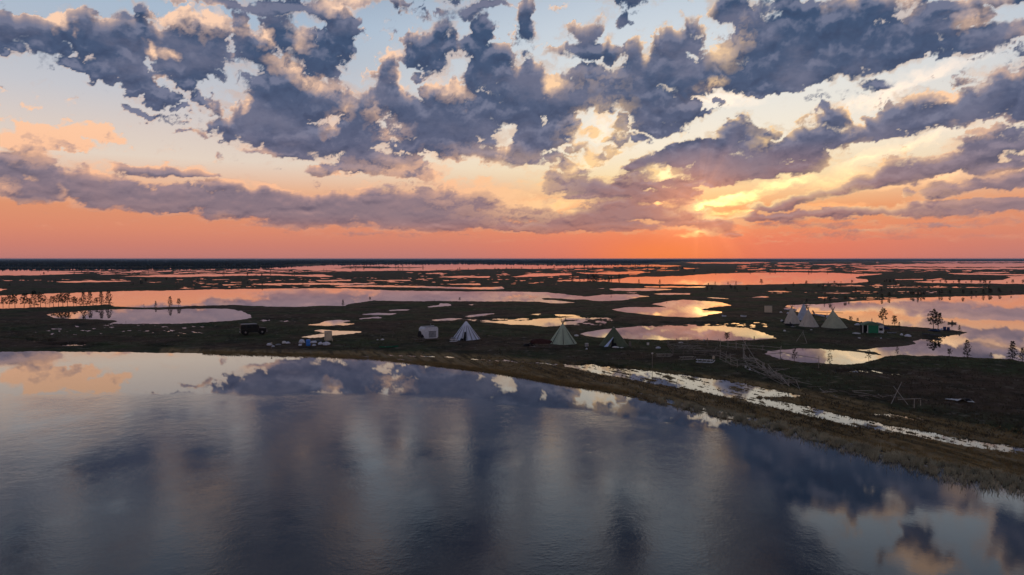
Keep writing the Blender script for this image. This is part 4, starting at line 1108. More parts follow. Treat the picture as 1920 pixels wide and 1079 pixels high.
sack(708, 638.5, 3, 2, "tiny pale bag left of the drying rack", seed=16, m='cloth')

# by the pale green tent
sn = sledge_at(1014, 652, 5.2, 0, "long loaded sledge beside the pale green tent", wood='darkwood')
lp = spot(1014, 652)
o = Mesh().lump((0, 0, .5), (2.3, .6, .75), 21, 14, 8, .14).part('covered_load', M['redtarp']); o.location = (lp[0], lp[1], lp[2] + .6); tag(o, "load under dark red sheeting on the long sledge", 'covered load')
def snowmobile(px, py, label, turn, k=1.0, col='tarp'):
    loc = spot(px, py)
    t = thing('snowmobile', label, 'snowmobile', loc, facing(loc) + turn, 'snowmobiles')
    Mesh().prism([(-1.4, .25), (-1.45, .45), (.2, .55), (.5, .6), (1.2, .35), (1.1, .2)], -.25, .25).part('track', M['rubber'], t)
    Mesh().prism([(-1.5, .5), (-1.4, .75), (-.1, .82), (.1, .6), (-.1, .5)], -.2, .2).part('seat', M['tarp'], t)
    Mesh().prism([(0, .5), (.1, .95), (.55, .9), (1.25, .6), (1.35, .45), (1.1, .35), (.2, .4)], -.36, .36).part('cowl', M[col], t)
    Mesh().add([(.15, -.3, .9), (.15, .3, .9), (.0, .26, 1.3), (.0, -.26, 1.3), (.19, -.3, .9), (.19, .3, .9), (.04, .26, 1.3), (.04, -.26, 1.3)], [(0, 1, 2, 3), (7, 6, 5, 4), (0, 4, 5, 1), (2, 6, 7, 3)]).part('windshield', M['glass'], t)
    Mesh().path([(-.05, -.38, 1.02), (-.02, 0, .98), (-.05, .38, 1.02)], .025).part('handlebar', M['metal'], t)
    for s in (-1, 1):
        Mesh().box((1.0, s * .48, .06), (1.1, .14, .04)).tube((1.0, s * .48, .08), (.9, s * .3, .5), .03).part('ski', M['white_paint'], t)
    t.scale = (k, k, k)
snowmobile(993, 651, "dark snowmobile left of the long loaded sledge", .4)
snowmobile(1481, 613, "dark snowmobile in front of the leftmost grey tent", -.5)
snowmobile(1475, 606, "dark snowmobile nosed against the leftmost grey tent", .6)
sack(1014, 639, 6, 2.2, "white cloth lying behind the long loaded sledge", seed=17, m='cloth')
sack(1081, 632, 8, 4, "pale bundle behind the right side of the pale green tent", seed=18, m='cloth')

def crate(px, py, w, h, label, m='grey_panel', turn=.2, name='crate', lid=True):
    loc = spot(px, py); D = depth(loc) / FOC
    ww, hh = w * D, h * D
    t = thing(name, label, 'crate', loc, facing(loc) + turn, 'boxes about the camp')
    Mesh().box((0, 0, hh / 2), (ww, ww * .8, hh)).part('body', M[m], t)
    for s in (-1, 1):
        Mesh().box((s * ww * .42, -ww * .41, hh / 2), (ww * .1, .03, hh * .96)).part('slat', M['batten'], t)
    Mesh().box((0, 0, hh + .025), (ww * 1.06, ww * .86, .04)).part('lid', M['cloth'], t)
crate(1100, 650, 6, 6, "pale lidded box between the pale green and dark green tents")
sack(1100, 656, 4, 3, "little white bag in front of the pale lidded box", seed=19)
sack(1154, 653, 14, 3, "low heap of pale cloths before the dark green tent", seed=20, m='cloth')
sack(1166, 654, 6, 2, "small pale cloth right of the heap before the dark green tent", seed=22, m='cloth')
stake(1181, 650, 9, "short dark stump beside the dark green tent", m='darkwood', thick=.35, name='stump', cat='stump')
crate(1215, 648, 4, 4, "little white box alone right of the dark green tent", 'cloth')
sack(1234, 654, 9, 4, "white cloth bundle above the leftmost grey sledge", seed=23)
sack(1277, 644, 8, 3, "pale bundle at the back of the corral", seed=24, m='cloth')
sack(1338, 675, 5, 7, "tan bundle right of the pale wooden sledge", seed=25, m='batten')
stake(1414, 640, 9, "dark post at the edge of the long pond", m='darkwood', thick=.14)
sack(1320, 639, 5, 2, "small pale bag on the bank of the long pond", seed=26, m='cloth')

# ------------------------------------------------------------------ pole corral
def fence(p0, p1, h, n, rails, label, m='darkwood', seed=1, thick=.065, sag=.1, name='pole_fence'):
    """p0, p1 ground pixels of the ends, h height in pixels"""
    rnd = random.Random(seed)
    a, b = spot(*p0), spot(*p1)
    D = depth(a) / FOC
    hh = h * D
    t = thing(name, label, 'fence', a, 0, 'pole fences of the corral')
    pts = []
    for i in range(n):
        f = i / (n - 1)
        x, y = a[0] + (b[0] - a[0]) * f, a[1] + (b[1] - a[1]) * f
        z = max(ground_z(x, y), 0)
        p = np.array([x - a[0], y - a[1], z - a[2]])
        pts.append(p)
        tip = p + np.array([rnd.uniform(-.25, .25), rnd.uniform(-.2, .2), hh * rnd.uniform(.8, 1.25)])
        Mesh().tube(p - np.array([0, 0, .2]), tip, thick * 1.2, thick, 5).part('post', M[m], t)
    for k in range(rails):
        for i in range(n - 1):
            z0 = hh * (k + .5) / rails + rnd.uniform(-.12, .12); z1 = hh * (k + .5) / rails + rnd.uniform(-.12, .12)
            if rnd.random() < sag: z1 = 0.05
            d = (pts[i + 1] - pts[i]) * .12
            Mesh().tube(pts[i] - d + np.array([0, -.1, z0]), pts[i + 1] + d + np.array([0, -.1, z1]), thick * .85, thick * .7, 5).part('rail', M[m], t)
    return t
fence((1252, 650), (1345, 651), 14, 6, 4, "long dark pole fence along the back of the corral", seed=2)
fence((1262, 664), (1342, 668), 13, 5, 4, "dark pole fence just behind the three sledges", seed=3)
fence((1252, 651), (1262, 664), 12, 3, 3, "short dark fence closing the corral's left end", seed=4)
fence((1350, 676), (1382, 690), 17, 4, 4, "pale four-railed hurdle right of the sledges", 'greywood', seed=5, thick=.045)
fence((1350, 652), (1396, 657), 14, 4, 2, "sparse grey fence behind the pale hurdle", 'greywood', seed=6)
fence((1396, 672), (1432, 692), 13, 4, 2, "sagging grey fence running right from the leaning poles", 'greywood', seed=7, sag=.3)
fence((1397, 656), (1462, 662), 12, 3, 2, "open grey rails reaching towards the reedy pond", 'greywood', seed=8)
fence((1430, 692), (1478, 724), 11, 5, 3, "collapsed fence trailing down to the wet track", 'greywood', seed=9, sag=.6)
rack([((1389, 650, 18), (1421, 686, 5)), ((1394, 675, 0), (1393, 660, 16)), ((1399, 674, 0), (1392, 660, 14))], "tall leaning poles crossed at the middle of the corral", (1395, 674), 'greywood', name='leaning_poles', cat='poles', thick=.05)
rnd = random.Random(8)
for i, (a, b, lab) in enumerate([
    ((1395, 680, 2), (1475, 718, 1), "long fallen pole, uppermost of the heap sliding to the track"), ((1396, 686, 1), (1468, 722, 1), "long fallen pole in the middle of the heap sliding to the track"), ((1400, 693, 1), (1440, 706, 1), "short fallen pole at the lower edge of the pole heap"),
    ((1393, 676, 8), (1406, 694, 0), "short pole propped against the leaning poles"), ((1415, 684, 8), (1452, 707, 0), "pale bent pole lying over the pole heap"), ((1440, 690, 6), (1460, 710, 1), "pale pole standing out above the collapsed fence"),
    ((1450, 700, 3), (1497, 728, 0), "fallen pole pointing at the wet track"), ((1470, 706, 2), (1500, 716, 1), "thin grey pole beyond the collapsed fence"), ((1492, 716, 4), (1499, 730, 0), "short upright stick at the tail of the pole heap"), ((1405, 690, 2), (1425, 703, 0), "stubby pole crossing the lower pole heap"), ((1420, 690, 5), (1447, 712, 3), "pole lying aslant the middle of the pole heap")]):
    la, lb = spot(a[0], a[1]), spot(b[0], b[1])
    D = depth(la) / FOC
    p1 = np.array([lb[0] - la[0], lb[1] - la[1], lb[2] - la[2] + b[2] * D + .05])
    o = Mesh().tube((0, 0, a[2] * D + .05), p1, .055, .035, 6).part('fallen_pole', M['greywood'])
    o.location = la; tag(o, lab, 'pole', 'fallen poles')
def branch_heap(base, x0, x1, y0, y1, n, slope, label, seed, lift=6, L=(1.5, 5.0)):
    rr = random.Random(seed)
    c = spot(*base)
    t = thing('branch_heap', label, 'branches', c, 0, 'heaps of branches')
    for i in range(n):
        f = rr.random()
        px = x0 + (x1 - x0) * f; py = y0 + (y1 - y0) * f + rr.uniform(-4, 4)
        l = spot(px, py); p = np.array([l[0] - c[0], l[1] - c[1], l[2] - c[2] + rr.uniform(0, .5)])
        a = slope + rr.gauss(0, .6); LL = rr.uniform(*L)
        q = p + np.array([math.cos(a) * LL, math.sin(a) * LL, rr.uniform(-.3, lift * .12)])
        m1 = (p + q) / 2 + np.array([rr.uniform(-.2, .2), rr.uniform(-.2, .2), rr.uniform(-.1, .25)])
        Mesh().tube(p, m1, .05, .04, 5).tube(m1, q, .04, .022, 5).part('branch', M['greywood' if rr.random() < .6 else 'darkwood'], t)
branch_heap((1430, 700), 1392, 1478, 684, 722, 30, -1.0, "tangle of bare branches spilling down to the wet track", 3)
branch_heap((1300, 660), 1250, 1345, 652, 664, 34, 0.0, "low dark tangle of poles and branches filling the back of the corral", 4, 4)
branch_heap((1365, 680), 1348, 1392, 664, 688, 14, -.6, "scattered branches under the pale hurdle", 5, 5, (1.2, 3.4))
branch_heap((1560, 745), 1500, 1640, 730, 748, 16, -.4, "thin line of half-buried branches beside the upper grass strip", 6, 1, (1.0, 3.5))
sack(1406, 695, 4, 3, "white rag beside the pole heap", seed=31)
crate(1398, 690, 3, 4, "small pale box under the leaning poles", 'cloth')

# crossed poles and T frame at the right
rack([((1671, 757, 0), (1690, 742, 25)), ((1703, 760, 0), (1675, 742, 17)), ((1646, 741, 1), (1656, 747, 1)), ((1656, 746, 2), (1679, 744, 3))], "pair of tall poles crossed like an X on the heath", (1687, 758), 'greywood', name='crossed_poles', cat='poles', thick=.045)
rack([((1714, 765, 0), (1714, 765, 18)), ((1684, 756, 7), (1727, 757, 9)), ((1726, 760, 0), (1726, 760, 11))], "low T-shaped frame right of the crossed poles", (1714, 765), 'greywood', name='cross_frame', cat='frame', thick=.06)
rack([((1493, 640, 0), (1505, 636, 13)), ((1513, 643, 0), (1505, 636, 14)), ((1505, 630, 0), (1506, 636, 16))], "three poles leaning together in front of the far tents", (1505, 640), 'greywood', name='pole_tripod', cat='poles', thick=.05)
rack([((1535, 690, 0), (1535, 690, 23)), ((1541, 686, 0), (1535, 690, 10)), ((1463, 666, 6), (1535, 690, 18))], "pale net pole with a slack line at the reedy pond", (1535, 690), 'greywood', name='net_pole', cat='poles', thick=.06)

def sheet():
    loc = spot(1798, 753); D = depth(loc) / FOC
    t = thing('plastic_sheet', "crumpled white sheet with a dark fold lying on the right-hand heath", 'sheet', loc, facing(loc) + .18)
    V, F = [], []
    nx, ny = 16, 5
    rnd = random.Random(5)
    for j in range(ny + 1):
        for i in range(nx + 1):
            u = i / nx; w = .25 + .75 * min(1, u * 1.6)
            z = .06 + .35 * math.exp(-((u - .6) / .1) ** 2) * (1 - j / ny) + .1 * rnd.random()
            V.append(((u - .5) * 44 * D, (j / ny - .5) * 1.9 * w, z))
    n = len(V)
    V += [(x, y, z - .03) for x, y, z in V]
    for j in range(ny):
        for i in range(nx):
            a = j * (nx + 1) + i
            F += [(a, a + 1, a + nx + 2, a + nx + 1), (n + a, n + a + nx + 1, n + a + nx + 2, n + a + 1)]
    Mesh().add(V, F).part('cloth', M['cloth'], t)
    Mesh().lump((.27 * 44 * D, -.2, .22), (.55, .5, .2), 3).part('fold', M['tarp'], t)
sheet()
sack(1604, 700, 11, 3.5, "flat pale boat-like bundle on the heath below the spit", seed=33, m='cloth')

# ------------------------------------------------------------------ right-hand camp
def cabin():
    loc = spot(1636, 625); D = depth(loc) / FOC
    w, h = 36 * D, 14.5 * D
    t = thing('green_cabin', "green cabin with a dark doorway and white rear annex on the spit", 'cabin', (loc[0], loc[1] + 1.8, loc[2]), facing(loc) + .22)
    dd = 3.4
    wl = w * .74
    Mesh().box((wl * .16, -.02, h / 2), (wl * .68, dd, h)).part('wall', M['green_paint'], t)
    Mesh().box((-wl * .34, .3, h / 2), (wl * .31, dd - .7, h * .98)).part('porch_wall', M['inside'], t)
    for x in (-wl * .5, -wl * .19):
        Mesh().box((x, -dd / 2 - .04, h / 2), (.16, .1, h)).part('door_post', M['cloth'], t)
    roof = [(-wl * .56, h), (-wl * .3, h + .55), (0, h + .85), (wl * .3, h + .8), (wl * .54, h + .45), (wl * .56, h), (wl * .5, h + .02), (0, h + .05), (-wl * .5, h + .02)]
    Mesh().prism(roof, -dd / 2 - .25, dd / 2 + .1).part('roof', M['green_roof'], t)
    Mesh().box((wl * .70, .5, h * .52), (wl * .36, dd * .9, h * 1.04)).part('annex', M['white_paint'], t)
    Mesh().prism([(wl * .5, h * 1.05), (wl * .6, h * 1.3), (wl * .85, h * 1.2), (wl * .9, h * 1.05)], -dd / 2 + .4, dd / 2 + .6).part('annex_roof', M['grey_panel'], t)
    Mesh().tube((wl * .2, .5, h + .5), (wl * .2, .5, h + 1.7), .09, n=8).part('chimney', M['metal'], t)
    Mesh().box((wl * .70, -dd * .45 + .5 - .03, h * .5), (.9, .05, .7)).part('window', M['glass'], t)
cabin()
sack(1629, 624, 8, 3, "white bag on the ground before the green cabin's doorway", seed=41)
sack(1638, 624, 6, 3.4, "peaked white bag before the green cabin wall", seed=42)
sack(1606, 625, 14, 2.4, "pale heap left of the green cabin", seed=43, m='cloth')
sack(1661, 620, 13, 6, "dark blue heap against the green cabin's annex", seed=44, m='bluetarp')
crate(1655, 622, 5, 3, "pale box between the cabin annex and the dark blue heap", 'cloth')
kayak(1664, 1680, 624.5, "pale plank-like boat right of the green cabin", 'grey_panel', w=.8, hh=.3, turn=.3)
sack(1608, 611, 10, 4, "white bundle behind the left of the green cabin", seed=45)
sack(1615, 609, 4, 5, "small dark bundle behind the green cabin's left corner", seed=46, m='tarp')
sack(1690.5, 630, 5, 4.5, "round white bag right of the green cabin", seed=47)
sack(1702, 632, 11, 5, "larger white heap right of the round white bag", seed=48)
sack(1652, 635, 3, 2, "tiny white bag on the slope below the green cabin", seed=49)
sack(1611, 635, 5, 2, "small dull bag on the slope left below the green cabin", seed=50, m='cloth')
sack(1765, 621, 6, 4, "small white bag left of the navy barrels on the spit", seed=51)
barrel(1771, 621, 5.5, 7, "navy barrel nearer the tall pine, left of its twin on the spit", 'navy_plastic')
barrel(1778, 621, 5, 6.5, "navy barrel nearer the point of the spit, right of its twin", 'navy_plastic')
sack(1752, 622, 20, 4, "long low blue sheeting heap under the tall pine", seed=52, m='bluetarp')
sack(1756, 621, 5, 3, "pale blue bundle on the spit between the pine trunks and barrels", seed=53, m='flap')
sack(1464, 588, 5, 3, "small pale bundle below the long white boat", seed=54, m='cloth')
sack(1477, 589, 4, 3, "tiny white bundle right below the long white boat", seed=55)
sack(1547, 613, 7, 2, "flat white board-like bundle between the grey and dull green tents", seed=56)
sack(1551, 610, 5, 6, "white bag leaning at the dull green tent's left edge", seed=57)
sack(1521, 619, 4, 1.6, "little pale rag in front of the middle grey tent", seed=58, m='cloth')
sack(1471, 622, 5, 3, "pale bag in front of the dark snowmobile by the far tents", seed=59, m='cloth')
sack(1466, 604, 4, 4, "small white bag at the outer left of the far tents", seed=60)

def helicopter():
    loc = spot(1557, 603); D = depth(loc) / FOC
    t = thing('helicopter', "small white and blue helicopter parked behind the dull green tent", 'helicopter', (loc[0], loc[1] + 3, max(loc[2], .2)), facing(loc) - .75)
    Mesh().lathe([(.05, -1.6), (.45, -1.4), (.75, -.8), (.85, 0), (.78, .7), (.5, 1.3), (.2, 1.7)], 12).part('fuselage', M['heli'], t, True)
    t.children[-1].rotation_euler = (0, R(90), 0); t.children[-1].location = (.6, 0, 1.25)
    Mesh().lathe([(.05, -.7), (.42, -.6), (.66, -.2), (.66, .2), (.4, .5)], 12).part('canopy', M['glass'], t, True)
    t.children[-1].rotation_euler = (0, R(90), 0); t.children[-1].location = (1.7, 0, 1.38)
    Mesh().tube((-.8, 0, 1.5), (-5.6, 0, 2.0), .34, .2, 8).part('tail_boom', M['heli'], t)
    Mesh().prism([(-5.4, 1.9), (-6.3, 3.2), (-5.9, 3.2), (-5.0, 2.0), (-5.6, 1.2), (-5.9, 1.2)], -.16, .16).part('tail_fin', M['bluetarp'], t)
    Mesh().tube((-5.6, -.15, 2.9), (-5.6, -.18, 1.4), .05).tube((-4.9, -.17, 2.2), (-6.3, -.17, 2.1), .05).part('tail_rotor', M['tarp'], t)
    Mesh().tube((.4, 0, 2.0), (.4, 0, 2.9), .09).part('mast', M['tarp'], t)
    for a in (.80, .80 + math.pi):
        Mesh().box((math.cos(a) * 2.6 + .4, math.sin(a) * 2.6, 2.9), (5.0, .34, .14), rz=a).part('rotor_blade', M['tarp'], t)
    for s in (-1, 1):
        Mesh().path([(-1.1, s * .85, .12), (1.9, s * .85, .12), (2.2, s * .85, .35)], .05).tube((0, s * .85, .12), (0, s * .4, .8), .04).tube((1.3, s * .85, .12), (1.3, s * .4, .8), .04).part('skid', M['metal'], t)
    k = depth(t.location) / FOC * 56 / 10.5
    t.scale = (k, k, k)
helicopter()

# ------------------------------------------------------------------ trees
def leaf(m, c, d, up, L, wd):
    """a needle spray: a thin folded quad pair along d"""
    d = d / (np.linalg.norm(d) + 1e-9)
    s = np.cross(d, up); s /= (np.linalg.norm(s) + 1e-9)
    n = np.cross(s, d)
    a = c; b = c + d * L
    m.add([a, a + d * L * .5 + s * wd + n * .02, b, a + d * L * .5 - s * wd + n * .02], [(0, 1, 2, 3)])

def tree_meshes(kind, seed):
    """unit-height tree (1 m): crown and trunk meshes"""
    rnd = np.random.RandomState(seed)
    tr, cr = Mesh(), Mesh()
    up = np.array([0, 0, 1.0])
    if kind == 'spruce':
        bend = rnd.uniform(-.02, .02, 2)
        tr.tube((0, 0, -.02), (bend[0], bend[1], .96), .018, .004, 6)
        n = 46
        for i in range(n):
            f = (i + rnd.rand() * .8) / n
            z = .10 + .88 * f
            R_ = (.29 * (1 - f) ** .85 + .02) * rnd.uniform(.6, 1.15)
            a = i * 2.4 + rnd.rand()
            d = np.array([math.cos(a), math.sin(a), rnd.uniform(-.25, .12)])
            o_ = np.array([bend[0] * f, bend[1] * f, z])
            tip = o_ + d * R_
            tr.tube(o_, tip, .005, .002, 3, False)
            for k in range(8):
                g = rnd.uniform(.2, 1.05)
                p = o_ + d * R_ * g + rnd.normal(0, .008, 3)
                dd = d + rnd.normal(0, .75, 3) * np.array([1, 1, .5])
                leaf(cr, p, dd, up + rnd.normal(0, .5, 3), rnd.uniform(.06, .11), rnd.uniform(.014, .03))
    elif kind == 'pine':
        pts = [np.array([0, 0, -.02])]
        for i in range(6):
            pts.append(pts[-1] + np.array([rnd.normal(0, .012), rnd.normal(0, .012), .16]))
        for i in range(6):
            tr.tube(pts[i], pts[i + 1], .022 * (1 - i / 7), .022 * (1 - (i + 1) / 7), 6)
        nb = 26
        for i in range(nb):
            f = (i + rnd.rand()) / nb
            z = .30 + .64 * f
            j = min(int(z / .16), 5); o_ = pts[j] + (pts[j + 1] - pts[j]) * ((z - .16 * j) / .16) if j < 6 else pts[-1]
            R_ = .27 * math.sin(min(1, .35 + f) * math.pi * .62 + .55) * rnd.uniform(.45, 1.1) + .03
            a = i * 2.4 + rnd.rand() * 1.2
            d = np.array([math.cos(a), math.sin(a), rnd.uniform(-.05, .45)])
            tip = o_ + d * R_
            tr.tube(o_, tip, .009, .004, 4, False)
            for cl in range(2):
                cc = o_ + d * R_ * rnd.uniform(.6, 1.05) + rnd.normal(0, .015, 3)
                for k in range(16):
                    v = rnd.normal(0, 1, 3); v /= np.linalg.norm(v)
                    leaf(cr, cc + v * np.array([.045, .045, .022]) * rnd.uniform(.2, 1), v + np.array([0, 0, .4]), up + rnd.normal(0, .5, 3), rnd.uniform(.04, .07), rnd.uniform(.011, .021))
    else:  # sapling
        tr.tube((0, 0, -.03), (rnd.normal(0, .03), rnd.normal(0, .03), .95), .02, .006, 5)
        for i in range(15):
            f = (i + rnd.rand()) / 15
            z = .22 + .74 * f
            a = i * 2.4 + rnd.rand()
            R_ = .3 * (1 - .75 * f) * rnd.uniform(.5, 1.1)
            d = np.array([math.cos(a), math.sin(a), rnd.uniform(.15, .6)])
            o_ = np.array([0, 0, z]); tip = o_ + d * R_
            tr.tube(o_, tip, .008, .004, 3, False)
            for k in range(9):
                p = o_ + d * R_ * rnd.uniform(.45, 1.05)
                leaf(cr, p + rnd.normal(0, .012, 3), d + rnd.normal(0, .8, 3), up + rnd.normal(0, .5, 3), rnd.uniform(.07, .12), rnd.uniform(.015, .03))
    return cr, tr

TREES = {}
for kind, mats, ns in (('spruce', 'spruce', 4), ('pine', 'needles', 5), ('sapling', 'brownneedles', 3)):
    TREES[kind] = []
    for s in range(ns):
        cr, tr = tree_meshes(kind, 40 + s * 7 + len(kind))
        TREES[kind].append((cr.mesh('crown', M[mats]), tr.mesh('trunk', M['bark'])))

def plant(px, py, hpx, kind, label, var=0, cat='tree', group=None, name=None, wide=1.0, loc=None, parts=True):
    if loc is None: loc = spot(px, py)
    h = hpx * depth(loc) / FOC
    nm = name or {'spruce': 'spruce_tree', 'pine': 'pine_tree', 'sapling': 'young_pine'}[kind]
    cm, tm = TREES[kind][var % len(TREES[kind])]
    t = thing(nm, label, cat, (loc[0], loc[1], loc[2] - .03 * h), (var * 1.7 + px * .37) % 6.28, group)
    t.scale = (h * wide, h * wide, h)
    for n_, me in (('crown', cm), ('trunk', tm)):
        o = bpy.data.objects.new(n_, me); scene.collection.objects.link(o); o.parent = t
    return t

ROW = [(6,576,20,'pine'),(17,576,24,'pine'),(28,576,25,'pine'),(45,577,29,'pine'),(55,575,18,'pine'),(64,575,31,'spruce'),(76,575,28,'pine'),(86,574,18,'sapling'),(93,574,14,'sapling'),(100,574,21,'pine'),(110,574,23,'pine'),(118,574,26,'pine'),(127,573,25,'pine'),(138,573,18,'pine'),(143,573,15,'pine'),(150,572,14,'sapling'),(157,573,27,'spruce'),(169,572,26,'spruce'),(180,572,15,'pine'),(190,572,26,'spruce'),(204,571,27,'spruce')]
for i, (x, y, h, k) in enumerate(ROW):
    near = ["at the left edge of the frame", "second from the left edge", "third from the left edge", "broad and airy, fourth from the left", "small, before the dark narrow one", "dark and dense, sixth from the left", "right beside the dark dense one", "thin and low, right of the dark dense one", "lowest of the row's left half", "round-headed, tenth from the left", "close to its darker neighbour, eleventh from the left", "dark, at the middle of the row", "slim, just past the middle of the row", "small, thirteenth-pair left member", "small, leaning at its neighbour's right", "lowest sapling of the row's right half", "tall and narrow with a gap to its right", "slender, fifth from the row's right end", "short and bushy, third from the row's right end", "pointed, last but one in the row", "pointed and tallest, ending the row on the right"][i]
    k_ = {'pine': 'pine', 'spruce': 'pointed conifer', 'sapling': 'young pine'}[k]
    plant(x, y, h, k, f"{k_} in the left shore row, {near}", i, group='row of trees on the left-hand shore')
for i, (x, y, h, k, lab) in enumerate([
    (292,575,11,'spruce',"tiny conifer on the spit left of the paired trees, mirrored in the pond"), (319,574,19,'spruce',"slender conifer of the pair mirrored in the left pond"), (335,574,15,'pine',"spreading pine of the pair mirrored in the left pond"), (270,574,4,'sapling',"stunted seedling left of the mirrored trees"),
    (643,574,12,'spruce',"lone small conifer at the middle of the long lake's near shore"), (694,564,8,'pine',"lone spreading pine on the knoll by the long lake"), (815,566,4,'sapling',"stunted seedling right of the knoll on the long lake"), (862,565,8,'pine',"lone thin pine at the long lake, right of the stunted seedling"),
    (1656,607,31,'pine',"tall thin pine rising behind the green cabin's annex"), (1677,613,22,'pine',"bushy conifer right of the green cabin"), (1686,614,10,'spruce',"little conifer at the foot of the bushy one by the cabin"), (1595,605,12,'pine',"twisted low pine left behind the green cabin"), (1608,605,9,'pine',"small crooked pine touching the green cabin's left corner"),
    (1750,618,39,'pine',"tallest pine, standing over the blue heap on the spit"), (1758,618,33,'pine',"leaning pine right against the tallest one on the spit"), (1799,620,11,'spruce',"little conifer near the tip of the spit"),
    (1780,669,16,'pine',"small bushy conifer on the near right bank"), (1813,668,32,'spruce',"tall pointed conifer on the near right bank"), (1858,673,12,'sapling',"thin seedling between the two tall conifers on the right bank"), (1888,675,6,'sapling',"stunted seedling by the large conifer at the right edge"), (1898,675,36,'spruce',"largest dense conifer close to the right edge"), (1917,678,27,'spruce',"conifer cut by the right edge of the frame"),
    (1489,679,26,'sapling',"open branched young pine in the reedy pond's left part"), (1555,689,25,'sapling',"young pine standing against the reedy pond's middle"), (1629,677,22,'sapling',"young pine at the narrow water below the spit"), (1682,668,17,'sapling',"branchy young pine on the bank under the spit's lower point"),
    (1363,641,19,'pine',"umbrella-shaped little pine before the long pond"), (1146,552,6,'sapling',"seedling on the far side of the middle lakes"), (236,606,4,'sapling',"stunted seedling beside the left pond"),
    (1428,534,11,'pine',"leaning pine on the shore of the orange lake"), (1380,534,7,'spruce',"dark conifer left of the leaning pine by the orange lake"), (1365,534,6,'spruce',"small conifer by the orange lake, third of three"), (1341,534,6,'spruce',"small conifer by the orange lake, leftmost of three"),
    (1237,533,9,'spruce',"conifer standing against the orange lake's left half"), (1198,532,8,'spruce',"slim conifer against the orange lake's left end"),
    (1521,508,6,'spruce',"lone conifer beyond the orange lake"), (1846,533,9,'pine',"bushy pine on the far right shore"), (1899,533,9,'pine',"round pine near the right edge on the far shore"), (1918,533,9,'pine',"pine at the very right edge on the far shore"), (1250,563,5,'sapling',"seedling above the pond with the bright reflection"),
    ]):
    plant(x, y, h, k, lab, i + 3, wide=.9 if 'tall' in lab else 1.0)

rnd = random.Random(12)
ONES = "first second third fourth fifth sixth seventh eighth ninth tenth eleventh twelfth thirteenth fourteenth fifteenth sixteenth seventeenth eighteenth nineteenth".split()
def ordinal(n):
    if n < 20: return ONES[n - 1]
    t, o = divmod(n, 10)
    return ("twentieth", "thirtieth", "fortieth")[t - 2] if o == 0 else ("twenty", "thirty", "forty")[t - 2] + "-" + ONES[o - 1]
def scatter(n, fx, fy, h, kinds, label, group, seed=0):
    rr = random.Random(seed)
    got, tries = [], 0
    while len(got) < n and tries < n * 12:
        tries += 1
        px = fx(rr); py = fy(px, rr)
        x, y = ground_xy(np.array(px), np.array(py))
        z = ground_z(float(x), float(y))
        if z < .08: continue
        got.append((px, py, rr.uniform(*h), rr.choice(kinds), rr.randrange(9), (float(x), float(y), z), rr.uniform(.8, 1.3)))
    for i, (px, py, hh, kd, var, loc, wide) in enumerate(sorted(got)):
        plant(px, py, hh, kd, label + ", " + ordinal(i + 1) + " from the left", var, group=group, loc=loc, wide=wide)
scatter(26, lambda r: r.uniform(1500, 1919), lambda x, r: np.interp(x, [1490, 1530, 1600, 1650, 1700, 1780, 1850, 1920], [574, 570, 563, 561, 557, 555, 553, 551]) + r.uniform(-1.8, .2), (5, 11), ['spruce', 'pine'], "small dark conifer on the right-hand lake's north bank", 'trees on the north bank of the right-hand lake', 1)
scatter(22, lambda r: r.uniform(1062, 1180), lambda x, r: r.uniform(522, 530), (5, 9), ['spruce', 'pine'], "small conifer in the thicket left of the orange lake", 'thicket at the left end of the orange lake', 2)
scatter(26, lambda r: r.uniform(1540, 1919), lambda x, r: r.uniform(531.5, 534), (3, 8), ['spruce', 'pine'], "tiny conifer on the far right shore", 'tiny trees on the far right shore', 3)
scatter(40, lambda r: r.uniform(955, 1290), lambda x, r: r.uniform(501, 506), (2.5, 5), ['spruce', 'pine'], "speck-sized conifer along the farthest lake's right part", 'trees along the farthest lake, right part', 4)
scatter(34, lambda r: r.uniform(600, 950), lambda x, r: r.uniform(500, 508), (2.5, 5), ['spruce', 'pine'], "speck-sized conifer on the islets of the farthest lake", 'trees on the islets of the farthest lake', 5)
scatter(26, lambda r: r.uniform(0, 600), lambda x, r: r.uniform(504, 517), (2.5, 6), ['spruce', 'pine'], "speck-sized conifer on the far left flats", 'trees on the far left flats', 6)
scatter(24, lambda r: r.uniform(1290, 1900), lambda x, r: r.uniform(536, 556), (5, 10), ['spruce', 'pine'], "dark conifer on the dark heath beyond the right-hand lake", 'trees on the heath beyond the right-hand lake', 7)
scatter(16, lambda r: r.uniform(0, 700), lambda x, r: r.uniform(518, 538), (4, 8), ['spruce', 'pine'], "dark conifer on the heath beyond the long lake", 'trees on the heath beyond the long lake', 8)
scatter(18, lambda r: r.uniform(1250, 1640), lambda x, r: r.uniform(506, 512), (2.5, 5), ['spruce'], "tiny conifer on the land beyond the orange lake", 'trees beyond the orange lake', 9)

